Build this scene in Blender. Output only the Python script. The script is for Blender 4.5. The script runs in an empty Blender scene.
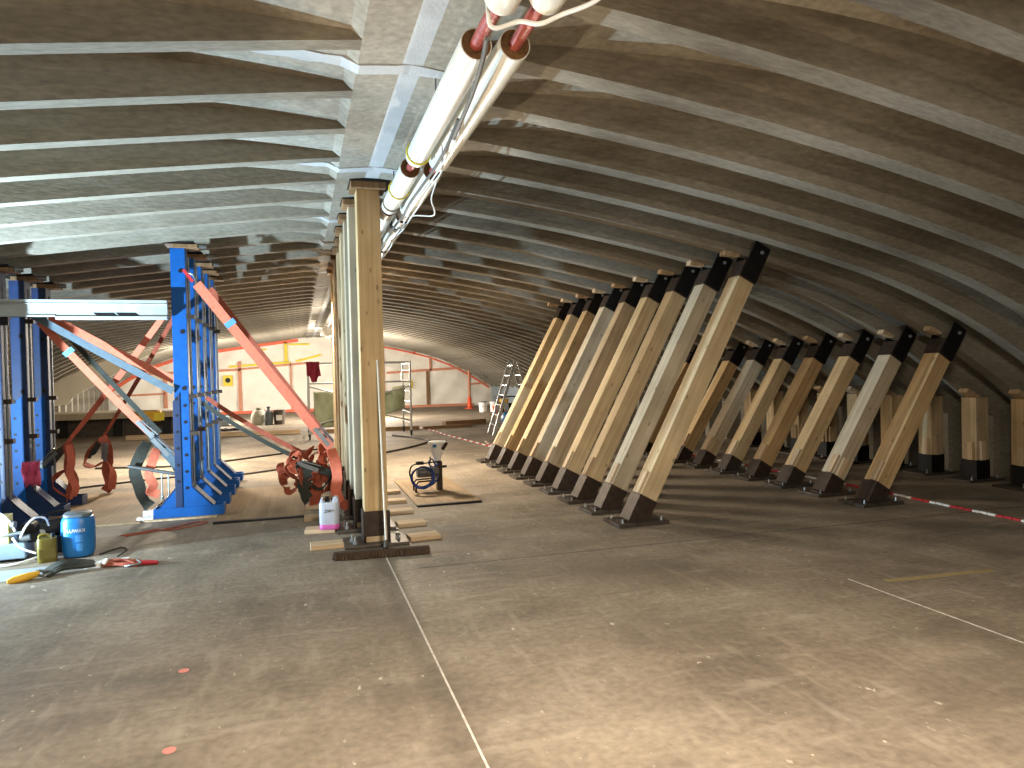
import bpy, math, random
from mathutils import Vector, Matrix, Euler
random.seed(7)
C = bpy.context.scene.collection
sc = bpy.context.scene
PI = math.pi
V = Vector

# ------------------------------------------------------------------ mesh helper
class MB:
    def __init__(s): s.v = []; s.f = []; s.m = []; s.cur = 0
    def add(s, vs, fs):
        o = len(s.v); s.v += [tuple(x) for x in vs]
        for f in fs: s.f.append(tuple(i + o for i in f)); s.m.append(s.cur)
        return s
    def box(s, c, d, R=None):
        c = V(c); hx, hy, hz = d[0] / 2, d[1] / 2, d[2] / 2
        vs = [V((x, y, z)) for x in (-hx, hx) for y in (-hy, hy) for z in (-hz, hz)]
        if R is not None: vs = [R @ p for p in vs]
        return s.add([p + c for p in vs], [(0, 1, 3, 2), (4, 6, 7, 5), (0, 4, 5, 1), (2, 3, 7, 6), (0, 2, 6, 4), (1, 5, 7, 3)])
    def b2(s, x0, x1, y0, y1, z0, z1):
        return s.box(((x0 + x1) / 2, (y0 + y1) / 2, (z0 + z1) / 2), (x1 - x0, y1 - y0, z1 - z0))
    def bar(s, p0, p1, w, h, up=(0, 0, 1)):
        p0, p1 = V(p0), V(p1); t = (p1 - p0).normalized(); u = V(up)
        sd = t.cross(u)
        if sd.length < 1e-4: sd = t.cross(V((0, 1, 0)))
        sd.normalize(); n = sd.cross(t)
        vs = [p + sd * a * w / 2 + n * b * h / 2 for p in (p0, p1) for a, b in ((-1, -1), (1, -1), (1, 1), (-1, 1))]
        return s.add(vs, [(0, 1, 2, 3), (7, 6, 5, 4), (0, 4, 5, 1), (1, 5, 6, 2), (2, 6, 7, 3), (3, 7, 4, 0)])
    def cyl(s, p0, p1, r0, r1=None, n=16, caps=True):
        r1 = r0 if r1 is None else r1
        p0, p1 = V(p0), V(p1); t = (p1 - p0).normalized()
        a = t.orthogonal().normalized(); b = t.cross(a)
        vs = [p + (a * math.cos(2 * PI * i / n) + b * math.sin(2 * PI * i / n)) * r for p, r in ((p0, r0), (p1, r1)) for i in range(n)]
        fs = [(i, (i + 1) % n, n + (i + 1) % n, n + i) for i in range(n)]
        if caps: fs += [tuple(range(n - 1, -1, -1)), tuple(range(n, 2 * n))]
        return s.add(vs, fs)
    def ring(s, p0, p1, r0, r1, n=20):      # a hollow pipe with wall
        p0, p1 = V(p0), V(p1); t = (p1 - p0).normalized()
        a = t.orthogonal().normalized(); b = t.cross(a)
        vs = [p + (a * math.cos(2 * PI * i / n) + b * math.sin(2 * PI * i / n)) * r for p, r in ((p0, r1), (p1, r1), (p1, r0), (p0, r0)) for i in range(n)]
        fs = []
        for k in range(4):
            for i in range(n):
                j = (i + 1) % n; A = k * n; B = ((k + 1) % 4) * n
                fs.append((A + i, A + j, B + j, B + i))
        return s.add(vs, fs)
    def tube(s, pts, r, n=8, closed=False):
        pts = [V(p) for p in pts]; N = len(pts); vs = []
        prev = None
        for i, p in enumerate(pts):
            if closed: t = pts[(i + 1) % N] - pts[i - 1]
            else: t = pts[min(i + 1, N - 1)] - pts[max(i - 1, 0)]
            t.normalize()
            a = t.orthogonal().normalized() if prev is None else (prev - t * prev.dot(t)).normalized()
            prev = a; b = t.cross(a)
            rr = r[i] if isinstance(r, (list, tuple)) else r
            vs += [p + (a * math.cos(2 * PI * k / n) + b * math.sin(2 * PI * k / n)) * rr for k in range(n)]
        fs = []
        for i in range(N if closed else N - 1):
            A = i * n; B = ((i + 1) % N) * n
            fs += [(A + k, A + (k + 1) % n, B + (k + 1) % n, B + k) for k in range(n)]
        if not closed: fs += [tuple(range(n - 1, -1, -1)), tuple(range((N - 1) * n, N * n))]
        return s.add(vs, fs)
    def lathe(s, prof, c=(0, 0, 0), n=24, sq=0):
        vs = []
        for r, z in prof:
            for i in range(n):
                a = 2 * PI * i / n; k = 1.0
                if sq: k = 1 / (abs(math.cos(a)) ** sq + abs(math.sin(a)) ** sq) ** (1 / sq)
                vs.append((c[0] + r * k * math.cos(a), c[1] + r * k * math.sin(a), c[2] + z))
        fs = []
        for j in range(len(prof) - 1):
            fs += [(j * n + i, j * n + (i + 1) % n, (j + 1) * n + (i + 1) % n, (j + 1) * n + i) for i in range(n)]
        fs += [tuple(range(n - 1, -1, -1)), tuple(range((len(prof) - 1) * n, len(prof) * n))]
        return s.add(vs, fs)
    def prism(s, poly, axis, a, b):
        def P(u, w, t): return (u, t, w) if axis == 'y' else ((t, u, w) if axis == 'x' else (u, w, t))
        n = len(poly)
        vs = [P(u, w, t) for t in (a, b) for u, w in poly]
        fs = [tuple(range(n - 1, -1, -1)), tuple(range(n, 2 * n))] + [(i, (i + 1) % n, n + (i + 1) % n, n + i) for i in range(n)]
        return s.add(vs, fs)
    def ribbon(s, pts, w, side, th=0.005):
        pts = [V(p) for p in pts]; N = len(pts); vs = []
        for i, p in enumerate(pts):
            t = (pts[min(i + 1, N - 1)] - pts[max(i - 1, 0)]).normalized()
            sd = V(side[i]) if isinstance(side, list) else V(side)
            sd = sd - t * sd.dot(t)
            sd = sd.normalized() if sd.length > 1e-5 else t.orthogonal().normalized()
            nn = t.cross(sd)
            for a, b in ((-1, -1), (1, -1), (1, 1), (-1, 1)): vs.append(p + sd * a * w / 2 + nn * b * th / 2)
        fs = [(0, 1, 2, 3), tuple(4 * (N - 1) + k for k in (3, 2, 1, 0))]
        for i in range(N - 1):
            fs += [(4 * i + k, 4 * i + 4 + k, 4 * i + 4 + (k + 1) % 4, 4 * i + (k + 1) % 4) for k in range(4)]
        return s.add(vs, fs)
    def build(s, name, mat, parent=None, loc=(0, 0, 0), rot=(0, 0, 0), bevel=0, smooth=False):
        me = bpy.data.meshes.new(name); me.from_pydata(s.v, [], s.f)
        mats = mat if isinstance(mat, (list, tuple)) else [mat]
        for m in mats: me.materials.append(m)
        if len(mats) > 1: me.polygons.foreach_set('material_index', s.m)
        import bmesh
        bm = bmesh.new(); bm.from_mesh(me); bmesh.ops.recalc_face_normals(bm, faces=bm.faces); bm.to_mesh(me); bm.free()
        if smooth:
            me.polygons.foreach_set('use_smooth', [True] * len(me.polygons)); me.set_sharp_from_angle(angle=math.radians(40))
        o = bpy.data.objects.new(name, me); C.objects.link(o)
        o.location = loc; o.rotation_euler = rot
        if parent is not None: o.parent = parent
        if bevel:
            md = o.modifiers.new('bevel', 'BEVEL'); md.width = bevel; md.segments = 2; md.limit_method = 'ANGLE'
        return o

def crom(pts, k=6):
    pts = [V(p) for p in pts]; P = [pts[0] * 2 - pts[1]] + pts + [pts[-1] * 2 - pts[-2]]; out = []
    for i in range(1, len(P) - 2):
        a, b, c, d = P[i - 1:i + 3]
        for j in range(k):
            t = j / k
            out.append(0.5 * ((2 * b) + (c - a) * t + (2 * a - 5 * b + 4 * c - d) * t * t + (3 * b - a - 3 * c + d) * t ** 3))
    out.append(P[-2]); return out

def tag(o, label, cat, group=None, kind=None):
    if label: o['label'] = label
    if cat: o['category'] = cat
    if group: o['group'] = group
    if kind: o['kind'] = kind
    return o
def thing(name, label, cat, loc=(0, 0, 0), rz=0, group=None):
    o = bpy.data.objects.new(name, None); C.objects.link(o); o.empty_display_size = 0.1
    o.location = loc; o.rotation_euler = (0, 0, rz)
    return tag(o, label, cat, group)
def struct(o, label=None):
    o['kind'] = 'structure'
    if label: o['label'] = label
    return o
def dup(root, loc, label, parent=None, group=None):
    r = root.copy(); C.objects.link(r)
    if parent is not None: r.parent = parent
    if loc is not None: r.location = loc
    if label: r['label'] = label
    if group: r['group'] = group
    for ch in list(root.children): dup(ch, None, None, r)
    return r

# ------------------------------------------------------------------ materials
def lin(c):
    return tuple(((x / 255 + 0.055) / 1.055) ** 2.4 if x > 10 else x / 255 / 12.92 for x in c) + (1,)
def base(name, col, rough=0.6, metal=0.0, var=0.12, vscale=8, bump=0.0, bscale=60, spec=0.5, stretch=(1, 1, 1), rand=0.0, sss=0.0):
    m = bpy.data.materials.new(name); m.use_nodes = True
    nt = m.node_tree; N = nt.nodes; L = nt.links; b = N['Principled BSDF']
    b.inputs['Roughness'].default_value = rough; b.inputs['Metallic'].default_value = metal
    b.inputs['Specular IOR Level'].default_value = spec
    tc = N.new('ShaderNodeTexCoord'); mp = N.new('ShaderNodeMapping'); mp.inputs['Scale'].default_value = stretch
    L.new(tc.outputs['Object'], mp.inputs['Vector'])
    nz = N.new('ShaderNodeTexNoise'); nz.inputs['Scale'].default_value = vscale; nz.inputs['Detail'].default_value = 5
    L.new(mp.outputs['Vector'], nz.inputs['Vector'])
    mr = N.new('ShaderNodeMapRange'); mr.inputs[1].default_value = 0.3; mr.inputs[2].default_value = 0.7
    mr.inputs[3].default_value = 1 - var; mr.inputs[4].default_value = 1 + var
    L.new(nz.outputs['Fac'], mr.inputs[0])
    fac = mr.outputs[0]
    if rand:
        oi = N.new('ShaderNodeObjectInfo'); m2 = N.new('ShaderNodeMapRange'); m2.inputs[3].default_value = 1 - rand; m2.inputs[4].default_value = 1 + rand
        L.new(oi.outputs['Random'], m2.inputs[0])
        mu = N.new('ShaderNodeMath'); mu.operation = 'MULTIPLY'; L.new(fac, mu.inputs[0]); L.new(m2.outputs[0], mu.inputs[1]); fac = mu.outputs[0]
    vm = N.new('ShaderNodeVectorMath'); vm.operation = 'SCALE'; vm.inputs[0].default_value = lin(col)[:3]
    L.new(fac, vm.inputs['Scale']); L.new(vm.outputs[0], b.inputs['Base Color'])
    if bump:
        n2 = N.new('ShaderNodeTexNoise'); n2.inputs['Scale'].default_value = bscale; n2.inputs['Detail'].default_value = 4
        L.new(mp.outputs['Vector'], n2.inputs['Vector'])
        bp = N.new('ShaderNodeBump'); bp.inputs['Strength'].default_value = bump; bp.inputs['Distance'].default_value = 0.02
        L.new(n2.outputs['Fac'], bp.inputs['Height']); L.new(bp.outputs[0], b.inputs['Normal'])
    if sss:
        b.inputs['Subsurface Weight'].default_value = sss; b.inputs['Subsurface Radius'].default_value = (0.05, 0.05, 0.05)
    m['vm'] = 0
    return m

def wood(name, c1, c2, knots=True, rand=0.14):
    m = bpy.data.materials.new(name); m.use_nodes = True
    nt = m.node_tree; N = nt.nodes; L = nt.links; b = N['Principled BSDF']; b.inputs['Roughness'].default_value = 0.7
    b.inputs['Specular IOR Level'].default_value = 0.25
    tc = N.new('ShaderNodeTexCoord'); oi = N.new('ShaderNodeObjectInfo')
    ad = N.new('ShaderNodeVectorMath'); ad.operation = 'ADD'; L.new(tc.outputs['Object'], ad.inputs[0])
    sc_ = N.new('ShaderNodeVectorMath'); sc_.operation = 'SCALE'; sc_.inputs[0].default_value = (17, 9, 23); L.new(oi.outputs['Random'], sc_.inputs['Scale']); L.new(sc_.outputs[0], ad.inputs[1])
    mp = N.new('ShaderNodeMapping'); mp.inputs['Scale'].default_value = (26, 26, 0.9); L.new(ad.outputs[0], mp.inputs['Vector'])
    nz = N.new('ShaderNodeTexNoise'); nz.inputs['Scale'].default_value = 1; nz.inputs['Detail'].default_value = 4; L.new(mp.outputs[0], nz.inputs['Vector'])
    cr = N.new('ShaderNodeValToRGB'); cr.color_ramp.elements[0].position = 0.3; cr.color_ramp.elements[0].color = lin(c2); cr.color_ramp.elements[1].position = 0.68; cr.color_ramp.elements[1].color = lin(c1)
    L.new(nz.outputs['Fac'], cr.inputs[0])
    mp2 = N.new('ShaderNodeMapping'); mp2.inputs['Scale'].default_value = (10, 10, 4.2); L.new(ad.outputs[0], mp2.inputs['Vector'])
    vo = N.new('ShaderNodeTexVoronoi'); vo.inputs['Scale'].default_value = 1; L.new(mp2.outputs[0], vo.inputs['Vector'])
    kr = N.new('ShaderNodeMapRange'); kr.inputs[1].default_value = 0.07; kr.inputs[2].default_value = 0.14; kr.inputs[3].default_value = 0.5 if knots else 1; kr.inputs[4].default_value = 1
    L.new(vo.outputs['Distance'], kr.inputs[0])
    n3 = N.new('ShaderNodeTexNoise'); n3.inputs['Scale'].default_value = 2.2; n3.inputs['Detail'].default_value = 3; L.new(ad.outputs[0], n3.inputs['Vector'])
    m3 = N.new('ShaderNodeMapRange'); m3.inputs[1].default_value = 0.3; m3.inputs[2].default_value = 0.7; m3.inputs[3].default_value = 0.82; m3.inputs[4].default_value = 1.1; L.new(n3.outputs['Fac'], m3.inputs[0])
    mu = N.new('ShaderNodeMath'); mu.operation = 'MULTIPLY'; L.new(kr.outputs[0], mu.inputs[0]); L.new(m3.outputs[0], mu.inputs[1])
    mr = N.new('ShaderNodeMapRange'); mr.inputs[3].default_value = 1 - rand; mr.inputs[4].default_value = 1 + rand; L.new(oi.outputs['Random'], mr.inputs[0])
    mu2 = N.new('ShaderNodeMath'); mu2.operation = 'MULTIPLY'; L.new(mu.outputs[0], mu2.inputs[0]); L.new(mr.outputs[0], mu2.inputs[1])
    vs = N.new('ShaderNodeVectorMath'); vs.operation = 'SCALE'; L.new(cr.outputs[0], vs.inputs[0]); L.new(mu2.outputs[0], vs.inputs['Scale'])
    L.new(vs.outputs[0], b.inputs['Base Color'])
    bp = N.new('ShaderNodeBump'); bp.inputs['Strength'].default_value = 0.15; bp.inputs['Distance'].default_value = 0.01; L.new(nz.outputs['Fac'], bp.inputs['Height']); L.new(bp.outputs[0], b.inputs['Normal'])
    return m

def concrete(name, ca, cb, stain, st=(1, 1, 1), rough=0.85, speck=0.0):
    m = bpy.data.materials.new(name); m.use_nodes = True
    nt = m.node_tree; N = nt.nodes; L = nt.links; b = N['Principled BSDF']; b.inputs['Roughness'].default_value = rough
    b.inputs['Specular IOR Level'].default_value = 0.3
    tc = N.new('ShaderNodeTexCoord'); mp = N.new('ShaderNodeMapping'); mp.inputs['Scale'].default_value = st; L.new(tc.outputs['Object'], mp.inputs['Vector'])
    n1 = N.new('ShaderNodeTexNoise'); n1.inputs['Scale'].default_value = 1.1; n1.inputs['Detail'].default_value = 7; n1.inputs['Roughness'].default_value = 0.62; L.new(mp.outputs[0], n1.inputs['Vector'])
    cr = N.new('ShaderNodeValToRGB'); e = cr.color_ramp.elements
    e[0].position = 0.33; e[0].color = lin(stain); e[1].position = 0.66; e[1].color = lin(ca)
    k = e.new(0.47); k.color = lin(cb)
    L.new(n1.outputs['Fac'], cr.inputs[0])
    n2 = N.new('ShaderNodeTexNoise'); n2.inputs['Scale'].default_value = 22; n2.inputs['Detail'].default_value = 6; L.new(mp.outputs[0], n2.inputs['Vector'])
    mr = N.new('ShaderNodeMapRange'); mr.inputs[1].default_value = 0.3; mr.inputs[2].default_value = 0.7; mr.inputs[3].default_value = 0.8; mr.inputs[4].default_value = 1.16; L.new(n2.outputs['Fac'], mr.inputs[0])
    vs = N.new('ShaderNodeVectorMath'); vs.operation = 'SCALE'; L.new(cr.outputs[0], vs.inputs[0]); L.new(mr.outputs[0], vs.inputs['Scale'])
    L.new(vs.outputs[0], b.inputs['Base Color'])
    bp = N.new('ShaderNodeBump'); bp.inputs['Strength'].default_value = 0.2; bp.inputs['Distance'].default_value = 0.02; L.new(n2.outputs['Fac'], bp.inputs['Height']); L.new(bp.outputs[0], b.inputs['Normal'])
    return m

def floor_mat():
    m = concrete('floor_concrete', (150, 137, 120), (132, 119, 103), (112, 101, 88), rough=0.72)
    nt = m.node_tree; N = nt.nodes; L = nt.links; b = N['Principled BSDF']
    src = b.inputs['Base Color'].links[0].from_socket
    tc = N.new('ShaderNodeTexCoord')
    def mix(src, col, fac, name):
        mx = N.new('ShaderNodeMix'); mx.data_type = 'RGBA'; L.new(src, mx.inputs[6]); mx.inputs[7].default_value = lin(col); L.new(fac, mx.inputs[0]); return mx.outputs[2]
    def thr(scale, st, rot, lo, hi, amt, detail=4):
        mp = N.new('ShaderNodeMapping'); mp.inputs['Scale'].default_value = st; mp.inputs['Rotation'].default_value = (0, 0, rot); L.new(tc.outputs['Object'], mp.inputs['Vector'])
        n = N.new('ShaderNodeTexNoise'); n.inputs['Scale'].default_value = scale; n.inputs['Detail'].default_value = detail; L.new(mp.outputs[0], n.inputs['Vector'])
        r = N.new('ShaderNodeMapRange'); r.inputs[1].default_value = lo; r.inputs[2].default_value = hi; r.inputs[4].default_value = amt; L.new(n.outputs['Fac'], r.inputs[0]); return r.outputs[0]
    # scuffs, worn light scratches, mortar splashes
    a = thr(9, (1, 0.25, 1), 0.5, 0.57, 0.74, 0.32, 8); src = mix(src, (186, 174, 156), a, 's')
    a = thr(8, (0.22, 1, 1), 0.25, 0.57, 0.74, 0.32, 8); src = mix(src, (186, 174, 156), a, 's')
    a = thr(26, (1, 0.4, 1), 0.9, 0.68, 0.74, 0.5, 5); src = mix(src, (206, 196, 178), a, 's')
    a = thr(15, (1, 0.55, 1), 0.2, 0.70, 0.735, 0.75, 4); src = mix(src, (214, 204, 186), a, 's')
    a = thr(0.6, (1, 1, 1), 0, 0.52, 0.66, 0.5, 6); src = mix(src, (104, 94, 82), a, 's')
    a = thr(2.2, (0.35, 1, 1), 0, 0.55, 0.7, 0.35, 6); src = mix(src, (98, 88, 76), a, 's')
    # dark stain band right along the chalk line
    sx = N.new('ShaderNodeSeparateXYZ'); L.new(tc.outputs['Object'], sx.inputs[0])
    s1 = N.new('ShaderNodeMath'); s1.operation = 'SUBTRACT'; L.new(sx.outputs['X'], s1.inputs[0]); s1.inputs[1].default_value = 0.64
    s2 = N.new('ShaderNodeMath'); s2.operation = 'ABSOLUTE'; L.new(s1.outputs[0], s2.inputs[0])
    r = N.new('ShaderNodeMapRange'); r.inputs[1].default_value = 0.11; r.inputs[2].default_value = 0.02; r.inputs[3].default_value = 0; r.inputs[4].default_value = 0.55; L.new(s2.outputs[0], r.inputs[0])
    nn = N.new('ShaderNodeTexNoise'); nn.inputs['Scale'].default_value = 6; L.new(tc.outputs['Object'], nn.inputs['Vector'])
    mm = N.new('ShaderNodeMath'); mm.operation = 'MULTIPLY'; L.new(r.outputs[0], mm.inputs[0]); L.new(nn.outputs['Fac'], mm.inputs[1])
    src = mix(src, (70, 62, 54), mm.outputs[0], 's')
    L.new(src, b.inputs['Base Color'])
    return m

M = {}
M['rib'] = concrete('rib_concrete', (150, 143, 130), (135, 128, 114), (112, 103, 90), (0.6, 2, 2))
M['soffit'] = concrete('soffit_concrete', (168, 162, 150), (150, 143, 130), (122, 113, 100), (1, 1, 1))
M['mortar'] = base('white_mortar', (182, 184, 186), 0.8, var=0.1, vscale=6, bump=0.2)
M['floor'] = floor_mat()
M['wall'] = concrete('wall_concrete', (140, 140, 140), (125, 124, 122), (98, 94, 88))
M['wood'] = wood('spruce_timber', (210, 189, 154), (188, 163, 124))
M['wood2'] = wood('grey_spruce', (200, 186, 162), (174, 157, 130))
M['wood3'] = wood('yellow_spruce', (208, 180, 136), (182, 149, 106))
M['pack'] = wood('packing_wood', (208, 184, 152), (180, 150, 116), knots=False)
M['oldwood'] = wood('old_board', (150, 118, 84), (116, 88, 60), knots=False)
M['shoe'] = base('dark_shoe_steel', (64, 52, 44), 0.55, 0.5, var=0.3, vscale=12, bump=0.15)
M['black'] = base('black_steel', (26, 24, 24), 0.5, 0.4, var=0.3)
M['plate'] = base('steel_plate', (88, 80, 72), 0.5, 0.6, var=0.25, vscale=10, bump=0.1)
M['bolt'] = base('zinc_bolt', (190, 190, 188), 0.35, 0.8)
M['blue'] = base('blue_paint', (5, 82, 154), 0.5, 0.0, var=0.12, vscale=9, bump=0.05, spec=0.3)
M['navy'] = base('navy_paint_and_shade', (20, 44, 84), 0.5, 0.0, var=0.2, vscale=9)  # splice plate navy; also the shade painted on the left group columns
M['galv'] = base('galvanised_steel', (120, 122, 122), 0.45, 0.6, var=0.15)
M['alu'] = base('aluminium', (176, 176, 174), 0.4, 0.5, var=0.1, vscale=14)
M['beam'] = base('white_aluminium_beam', (172, 176, 174), 0.5, 0.15, var=0.12, vscale=5, bump=0.1)
M['orange'] = base('orange_webbing', (212, 112, 84), 0.85, var=0.12, vscale=20, bump=0.2, bscale=200)
M['rust_shade'] = base('rust_shaded_webbing', (160, 80, 58), 0.85, var=0.22, vscale=14, bump=0.2, bscale=150)  # orange webbing with shade put in its colour; floor strap is truly red-brown
M['greyweb'] = base('grey_webbing', (84, 98, 108), 0.8, var=0.12, vscale=20, bump=0.2, bscale=200)
M['darkweb'] = base('dark_webbing', (52, 54, 46), 0.8, var=0.2, vscale=20)
M['red'] = base('red_oxide_pipe', (168, 84, 76), 0.4, var=0.2, vscale=30, bump=0.3, bscale=80)
M['jacket'] = base('pvc_jacket', (226, 224, 214), 0.28, var=0.05, vscale=5, spec=0.6)
M['wool'] = base('mineral_wool', (112, 82, 50), 0.95, var=0.25, vscale=60, bump=0.4)
M['yellow'] = base('yellow_strap', (230, 214, 40), 0.6)
M['cable'] = base('white_cable', (220, 220, 216), 0.5)
M['gcable'] = base('grey_cable', (92, 92, 90), 0.5)
M['sheet'] = base('plastic_sheeting', (240, 234, 220), 0.55, var=0.05, vscale=1.4, bump=1.0, bscale=2.2)
M['tape'] = base('orange_tape', (232, 108, 76), 0.6, var=0.15)
M['ytape'] = base('yellow_tape', (232, 208, 60), 0.6, var=0.1)
M['batten'] = base('pink_batten', (206, 140, 110), 0.7, var=0.12)
M['barrel'] = base('blue_plastic', (24, 104, 168), 0.38, var=0.06)
M['greylid'] = base('grey_plastic', (88, 94, 98), 0.5)
M['white'] = base('white_plastic', (236, 236, 232), 0.45, var=0.05)
M['hdpe'] = base('milky_plastic', (190, 193, 204), 0.4, var=0.04, sss=0.2)
M['pink'] = base('pink_liquid', (206, 96, 168), 0.35, var=0.05)
M['olive'] = base('olive_plastic', (100, 86, 20), 0.4, var=0.1)
M['cream'] = base('cream_paint', (196, 184, 110), 0.45, var=0.06)
M['ygrey'] = base('grey_blue_paint', (120, 136, 148), 0.45, var=0.08)
M['bristle'] = base('bristle', (66, 50, 36), 0.95, var=0.3, vscale=40)
M['handle'] = base('broom_pole', (196, 184, 164), 0.45, 0.2, var=0.08)
M['motor'] = base('motor_grey', (104, 104, 104), 0.45, 0.4, var=0.15)
M['bluehose'] = base('blue_hose', (28, 58, 128), 0.45)
M['blackhose'] = base('black_hose', (40, 36, 34), 0.6)
M['redcable'] = base('red_cable', (150, 70, 44), 0.6)
M['tarp'] = base('green_tarp', (146, 150, 118), 0.75, var=0.12, vscale=5, bump=0.5, bscale=5)
M['maroon'] = base('maroon_cloth', (128, 28, 48), 0.9, var=0.15)
M['pinkcloth'] = base('pink_cloth', (206, 84, 118), 0.85, var=0.15)
M['orangeplastic'] = base('orange_plastic', (228, 84, 36), 0.5)
M['yellowplastic'] = base('yellow_plastic', (228, 176, 48), 0.5)
M['chainred'] = base('chain_red', (186, 44, 52), 0.5)
M['chainwhite'] = base('chain_white', (236, 234, 228), 0.5)
M['ply'] = wood('dusty_plywood', (160, 136, 106), (138, 114, 86), knots=False)
M['tagblue'] = base('pale_blue_tag', (96, 160, 204), 0.6)
M['ink'] = base('ink', (40, 40, 46), 0.8)
M['paper'] = base('pale_sheet', (150, 158, 162), 0.6, var=0.06)
M['bag'] = base('grey_bag', (176, 172, 156), 0.8, var=0.15, bump=0.4, bscale=12)
M['bluegrey'] = base('blue_grey_sheet', (150, 162, 172), 0.7, var=0.06)
M['paintspot'] = base('pink_marking', (218, 136, 124), 0.8)

# ------------------------------------------------------------------ setting
XC, ZC = 0.68, 3.425
RW, RS, RY0 = 0.16, 0.70, 3.85           # rib width, spacing, near edge of rib 0
YF = 34.0
DXR, DXL = 8.75, 8.75
def zrib(x):
    dx = x - XC; a = abs(dx)
    d = 0.08 * a + 0.018 * a * a if dx > 0 else 0.115 * a + 0.004 * a * a
    if a > 4.9: d += (0.05 if dx > 0 else 0.075) * (a - 4.9) ** 2
    return ZC - d
def depth(x):
    a = abs(x - XC)
    if a < 0.31: return 0.0
    if a < 0.37: return 0.05 * (a - 0.31) / 0.06
    t = min(1, (a - 0.37) / 3.2); return 0.05 + 0.29 * (t * (2 - t))
xs = []
a = 0.37
while a < DXR: xs.append(a); a += 0.14
xs.append(DXR)
half = [0.0, 0.31] + xs
XS = [XC - t for t in reversed(half[1:])] + [XC + t for t in half]
Y0, Y1 = -2.2, YF + 0.1
prof = [(x, zrib(x) + depth(x)) for x in XS] + [(x, zrib(x) + depth(x) + 0.14) for x in reversed(XS)]
mb = MB(); mb.prism(prof, 'y', Y0, Y1)
ceiling = struct(mb.build('ceiling', M['soffit']), 'coffered concrete vault spanning the whole hall')
def rib_bm(sgn):
    mb = MB(); RW = 0.118 if sgn < 0 else 0.16; st = [XC + sgn * t for t in [0.31] + xs]
    vs = []
    for x in st:
        zr = zrib(x); d = depth(x); k = min(d, 0.17)
        for y, z in ((-RW / 2, zr), (-RW / 2 - 0.012, zr + k), (-RW / 2 - 0.012 - 0.07 * (d - k) / 0.17, zr + d + 0.02), (RW / 2 + 0.012 + 0.07 * (d - k) / 0.17, zr + d + 0.02), (RW / 2 + 0.012, zr + k), (RW / 2, zr)):
            vs.append((x, y, z))
    fs = [tuple(range(6)), tuple(range(6 * len(st) - 1, 6 * len(st) - 7, -1))]
    for i in range(len(st) - 1):
        fs += [(6 * i + k, 6 * i + (k + 1) % 6, 6 * i + 6 + (k + 1) % 6, 6 * i + 6 + k) for k in range(6)]
    mb.add(vs, fs); return mb
ribL = rib_bm(-1).build('rib', M['rib'], ceiling); ribR = rib_bm(1).build('rib', M['rib'], ceiling)
first = True
for i in range(-7, 43):
    y = RY0 + RS * i + RW / 2
    for r in (ribL, ribR):
        o = r
        if not first: o = r.copy(); C.objects.link(o); o.parent = ceiling
        o.location = (0, y - (0.021 if r is ribL else 0), 0)
    first = False
# white joint strip along the crown, cross bands every third bay
mb = MB(); mb.b2(XC - 0.125, XC + 0.115, Y0, Y1, ZC - 0.006, ZC + 0.01)
mb.build('joint_strip', M['mortar'], ceiling)
k = 0
while 4.22 + 2.1 * k < YF:
    yb = 4.22 + 2.1 * k; k += 1
    mb = MB(); rr = random.Random(k)
    st = [XC - 2.6 + 0.1 * i for i in range(57)]; vs = []
    for j, x in enumerate(st):
        z = zrib(x) + depth(x) - 0.008
        w0, w1 = 0.055 + rr.uniform(-.008, .008), 0.055 + rr.uniform(-.01, .025)
        vs += [(x, yb - w0, z), (x, yb + w1, z), (x, yb + w1, z + 0.03), (x, yb - w0, z + 0.03)]
    fs = [(0, 1, 2, 3), tuple(4 * (len(st) - 1) + q for q in (3, 2, 1, 0))]
    for i in range(len(st) - 1): fs += [(4 * i + q, 4 * i + 4 + q, 4 * i + 4 + (q + 1) % 4, 4 * i + (q + 1) % 4) for q in range(4)]
    mb.add(vs, fs); mb.build('joint_band', M['mortar'], ceiling)
# floor, side walls with pilasters
XR, XL = XC + 8.75, XC - 8.75
mb = MB(); mb.b2(XL - 0.2, XR + 0.2, Y0, YF + 0.3, -0.12, 0)
floor = struct(mb.build('floor', M['floor']), 'dusty scuffed concrete floor of the hall')
for nm, x0, x1, px0, px1 in (('wall_right', XR, XR + 0.2, XR - 0.35, XR + 0.02), ('wall_left', XL - 0.2, XL, XL - 0.02, XL + 0.35)):
    xx = XR if nm == 'wall_right' else XL
    mb = MB(); mb.b2(x0, x1, Y0, YF, 0, zrib(xx) + depth(xx) + 0.1)
    w = struct(mb.build(nm, M['wall']))
    p0 = None
    for i in range(-7, 43):
        if p0 is None:
            q = MB(); q.b2(px0, px1, -RW / 2 - 0.005, RW / 2 + 0.005, 0, zrib((px0 + px1) / 2) + 0.12); o = p0 = q.build('pilaster', M['rib'], w)
        else:
            o = p0.copy(); C.objects.link(o); o.parent = w
        o.location = (0, RY0 + RS * i + RW / 2, 0)
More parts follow.
